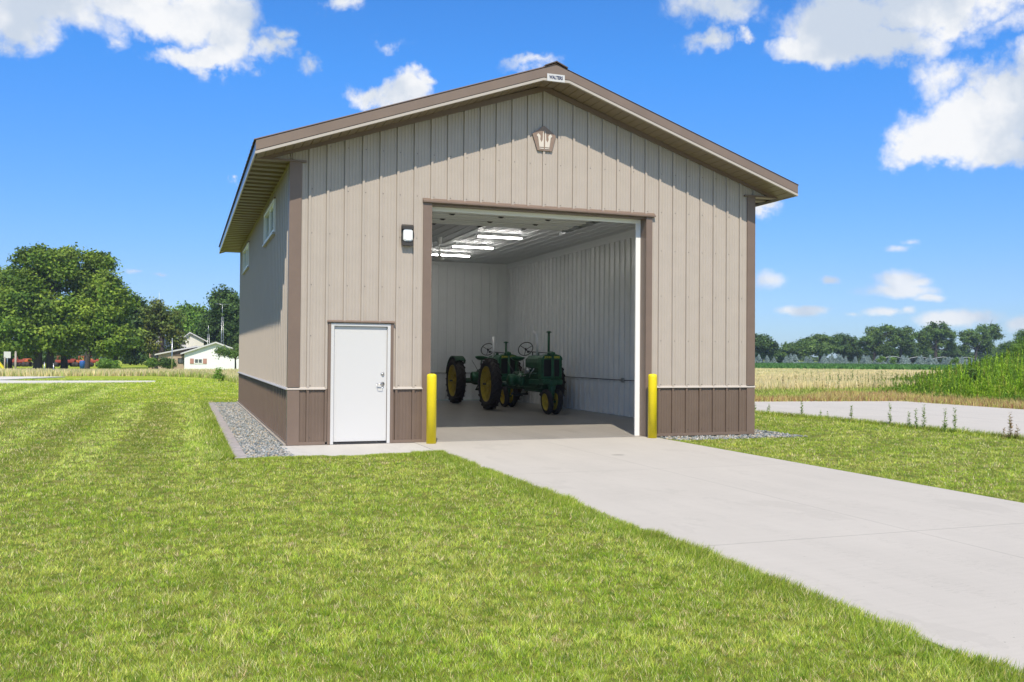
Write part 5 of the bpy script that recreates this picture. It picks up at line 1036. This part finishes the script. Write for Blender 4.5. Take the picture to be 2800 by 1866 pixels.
def things_far():
    bl = mat('blue_bin_paint', (.02, .10, .35), .5); red = mat('red_machine_paint', (.30, .05, .03), .6); org = mat('orange_machine_paint', (.45, .11, .03), .6); yl = mat('yellow_plastic', (.75, .62, .02), .5)
    a = at(225/1.19, 834, 112); z0 = float(gh(a[0], 112)); T = empty('litter_bin', (a[0], 112, z0+.45), label='blue litter bin on a post beside the slanting trunk', cat='bin')
    MB().lathe([(.30, .95), (.33, .90), (.33, .75), (.27, 0), (.0, 0)], 12).build('bin_body', bl, T); MB().lathe([(.0, 1.12), (.22, 1.06), (.34, .95), (.34, .92)], 12).build('bin_lid', bl, T); MB().tube([(0, 0, -.5), (0, 0, .1)], .05, 6).build('post', M_['wood'], T)
    a = at(7, 838, 100); z0 = float(gh(a[0], 100)); T = empty('playground_slide', (a[0], 100, z0), label='small yellow slide beside the low wooden post', cat='slide')
    MB().prism([(-.7, 1.6), (-.5, 1.7), (.5, .25), (.9, .2), (.9, .08), (.45, .1)], -.3, .3).build('chute', yl, T); MB().tube([(-.6, .28, 0), (-.6, .28, 1.7)], .04, 6).tube([(-.6, -.28, 0), (-.6, -.28, 1.7)], .04, 6).build('ladder', M_['galv'], T)
    spots = [(26, 826, red), (47, 825, red), (57, 823, org), (140, 824, red), (158, 824, red), (188, 826, org), (199, 825, org), (215, 826, red)]
    labs = ['pinkish red machine right of the yellow slide', 'red machine right of the thick wooden post', 'orange machine between wooden post and maple trunks', 'dark red machine between the two middle trunks', 'bright red machine left of the thick grey trunk', 'orange red machine right of the thick grey trunk', 'long orange machine left of the blue bin', 'short red machine touching the blue bin']
    for (u, v, m), lab in zip(spots, labs):
        a = at(u, v, 165); z0 = float(gh(a[0], 165)); T = empty('farm_machine', (a[0], 165, z0), rnd.uniform(-.5, .5), label=lab, cat='machine', group='red and orange machines parked beyond the maples')
        MB().cbox((0, 0, .95), (1.7, 1.0, .55), .1).cbox((.75, 0, 1.25), (.7, .8, .35), .08).tube([(-.5, 0, 1.2), (-.5, 0, 1.95)], .05, 6).tube([(-.8, .4, 1.1), (-.8, .4, 1.9), (-.2, .4, 1.9)], .05, 5).build('machine_body', m, T)
        for sx in (-.7, .75):
            for sy in (-.55, .55): MB().lathe([(0, -.12), (.42, -.12), (.45, 0), (.42, .12), (0, .12)], 14, 'y', (sx, sy, .42)).build('wheel', M_['rubber'], T)
    for i, u in enumerate((232, 236, 241)):
        pole(u*1.0, 815, 140, .07, 'white', ['pale fence post left of three by the slanting trunk', 'pale fence post in the middle of three by the slanting trunk', 'pale fence post right of three by the slanting trunk'][i], 'fence_post', 'post', 'pale posts beyond the maples')
things_far()

# ------------------------------------------------------------------ air
hz = bpy.data.materials.new('air'); hz.use_nodes = True; hz.node_tree.nodes.clear()
ho = hz.node_tree.nodes.new('ShaderNodeOutputMaterial'); hv = hz.node_tree.nodes.new('ShaderNodeVolumePrincipled'); hv.inputs['Color'].default_value = (.72, .86, 1, 1); hv.inputs['Density'].default_value = .00028; hv.inputs['Anisotropy'].default_value = .2
hz.node_tree.links.new(hv.outputs[0], ho.inputs['Volume'])
tag(MB().box((-360, -60, -2.5), (600, 380, 27)).build('haze', hz), 'thin summer haze over the fields', 'haze', kind='stuff')
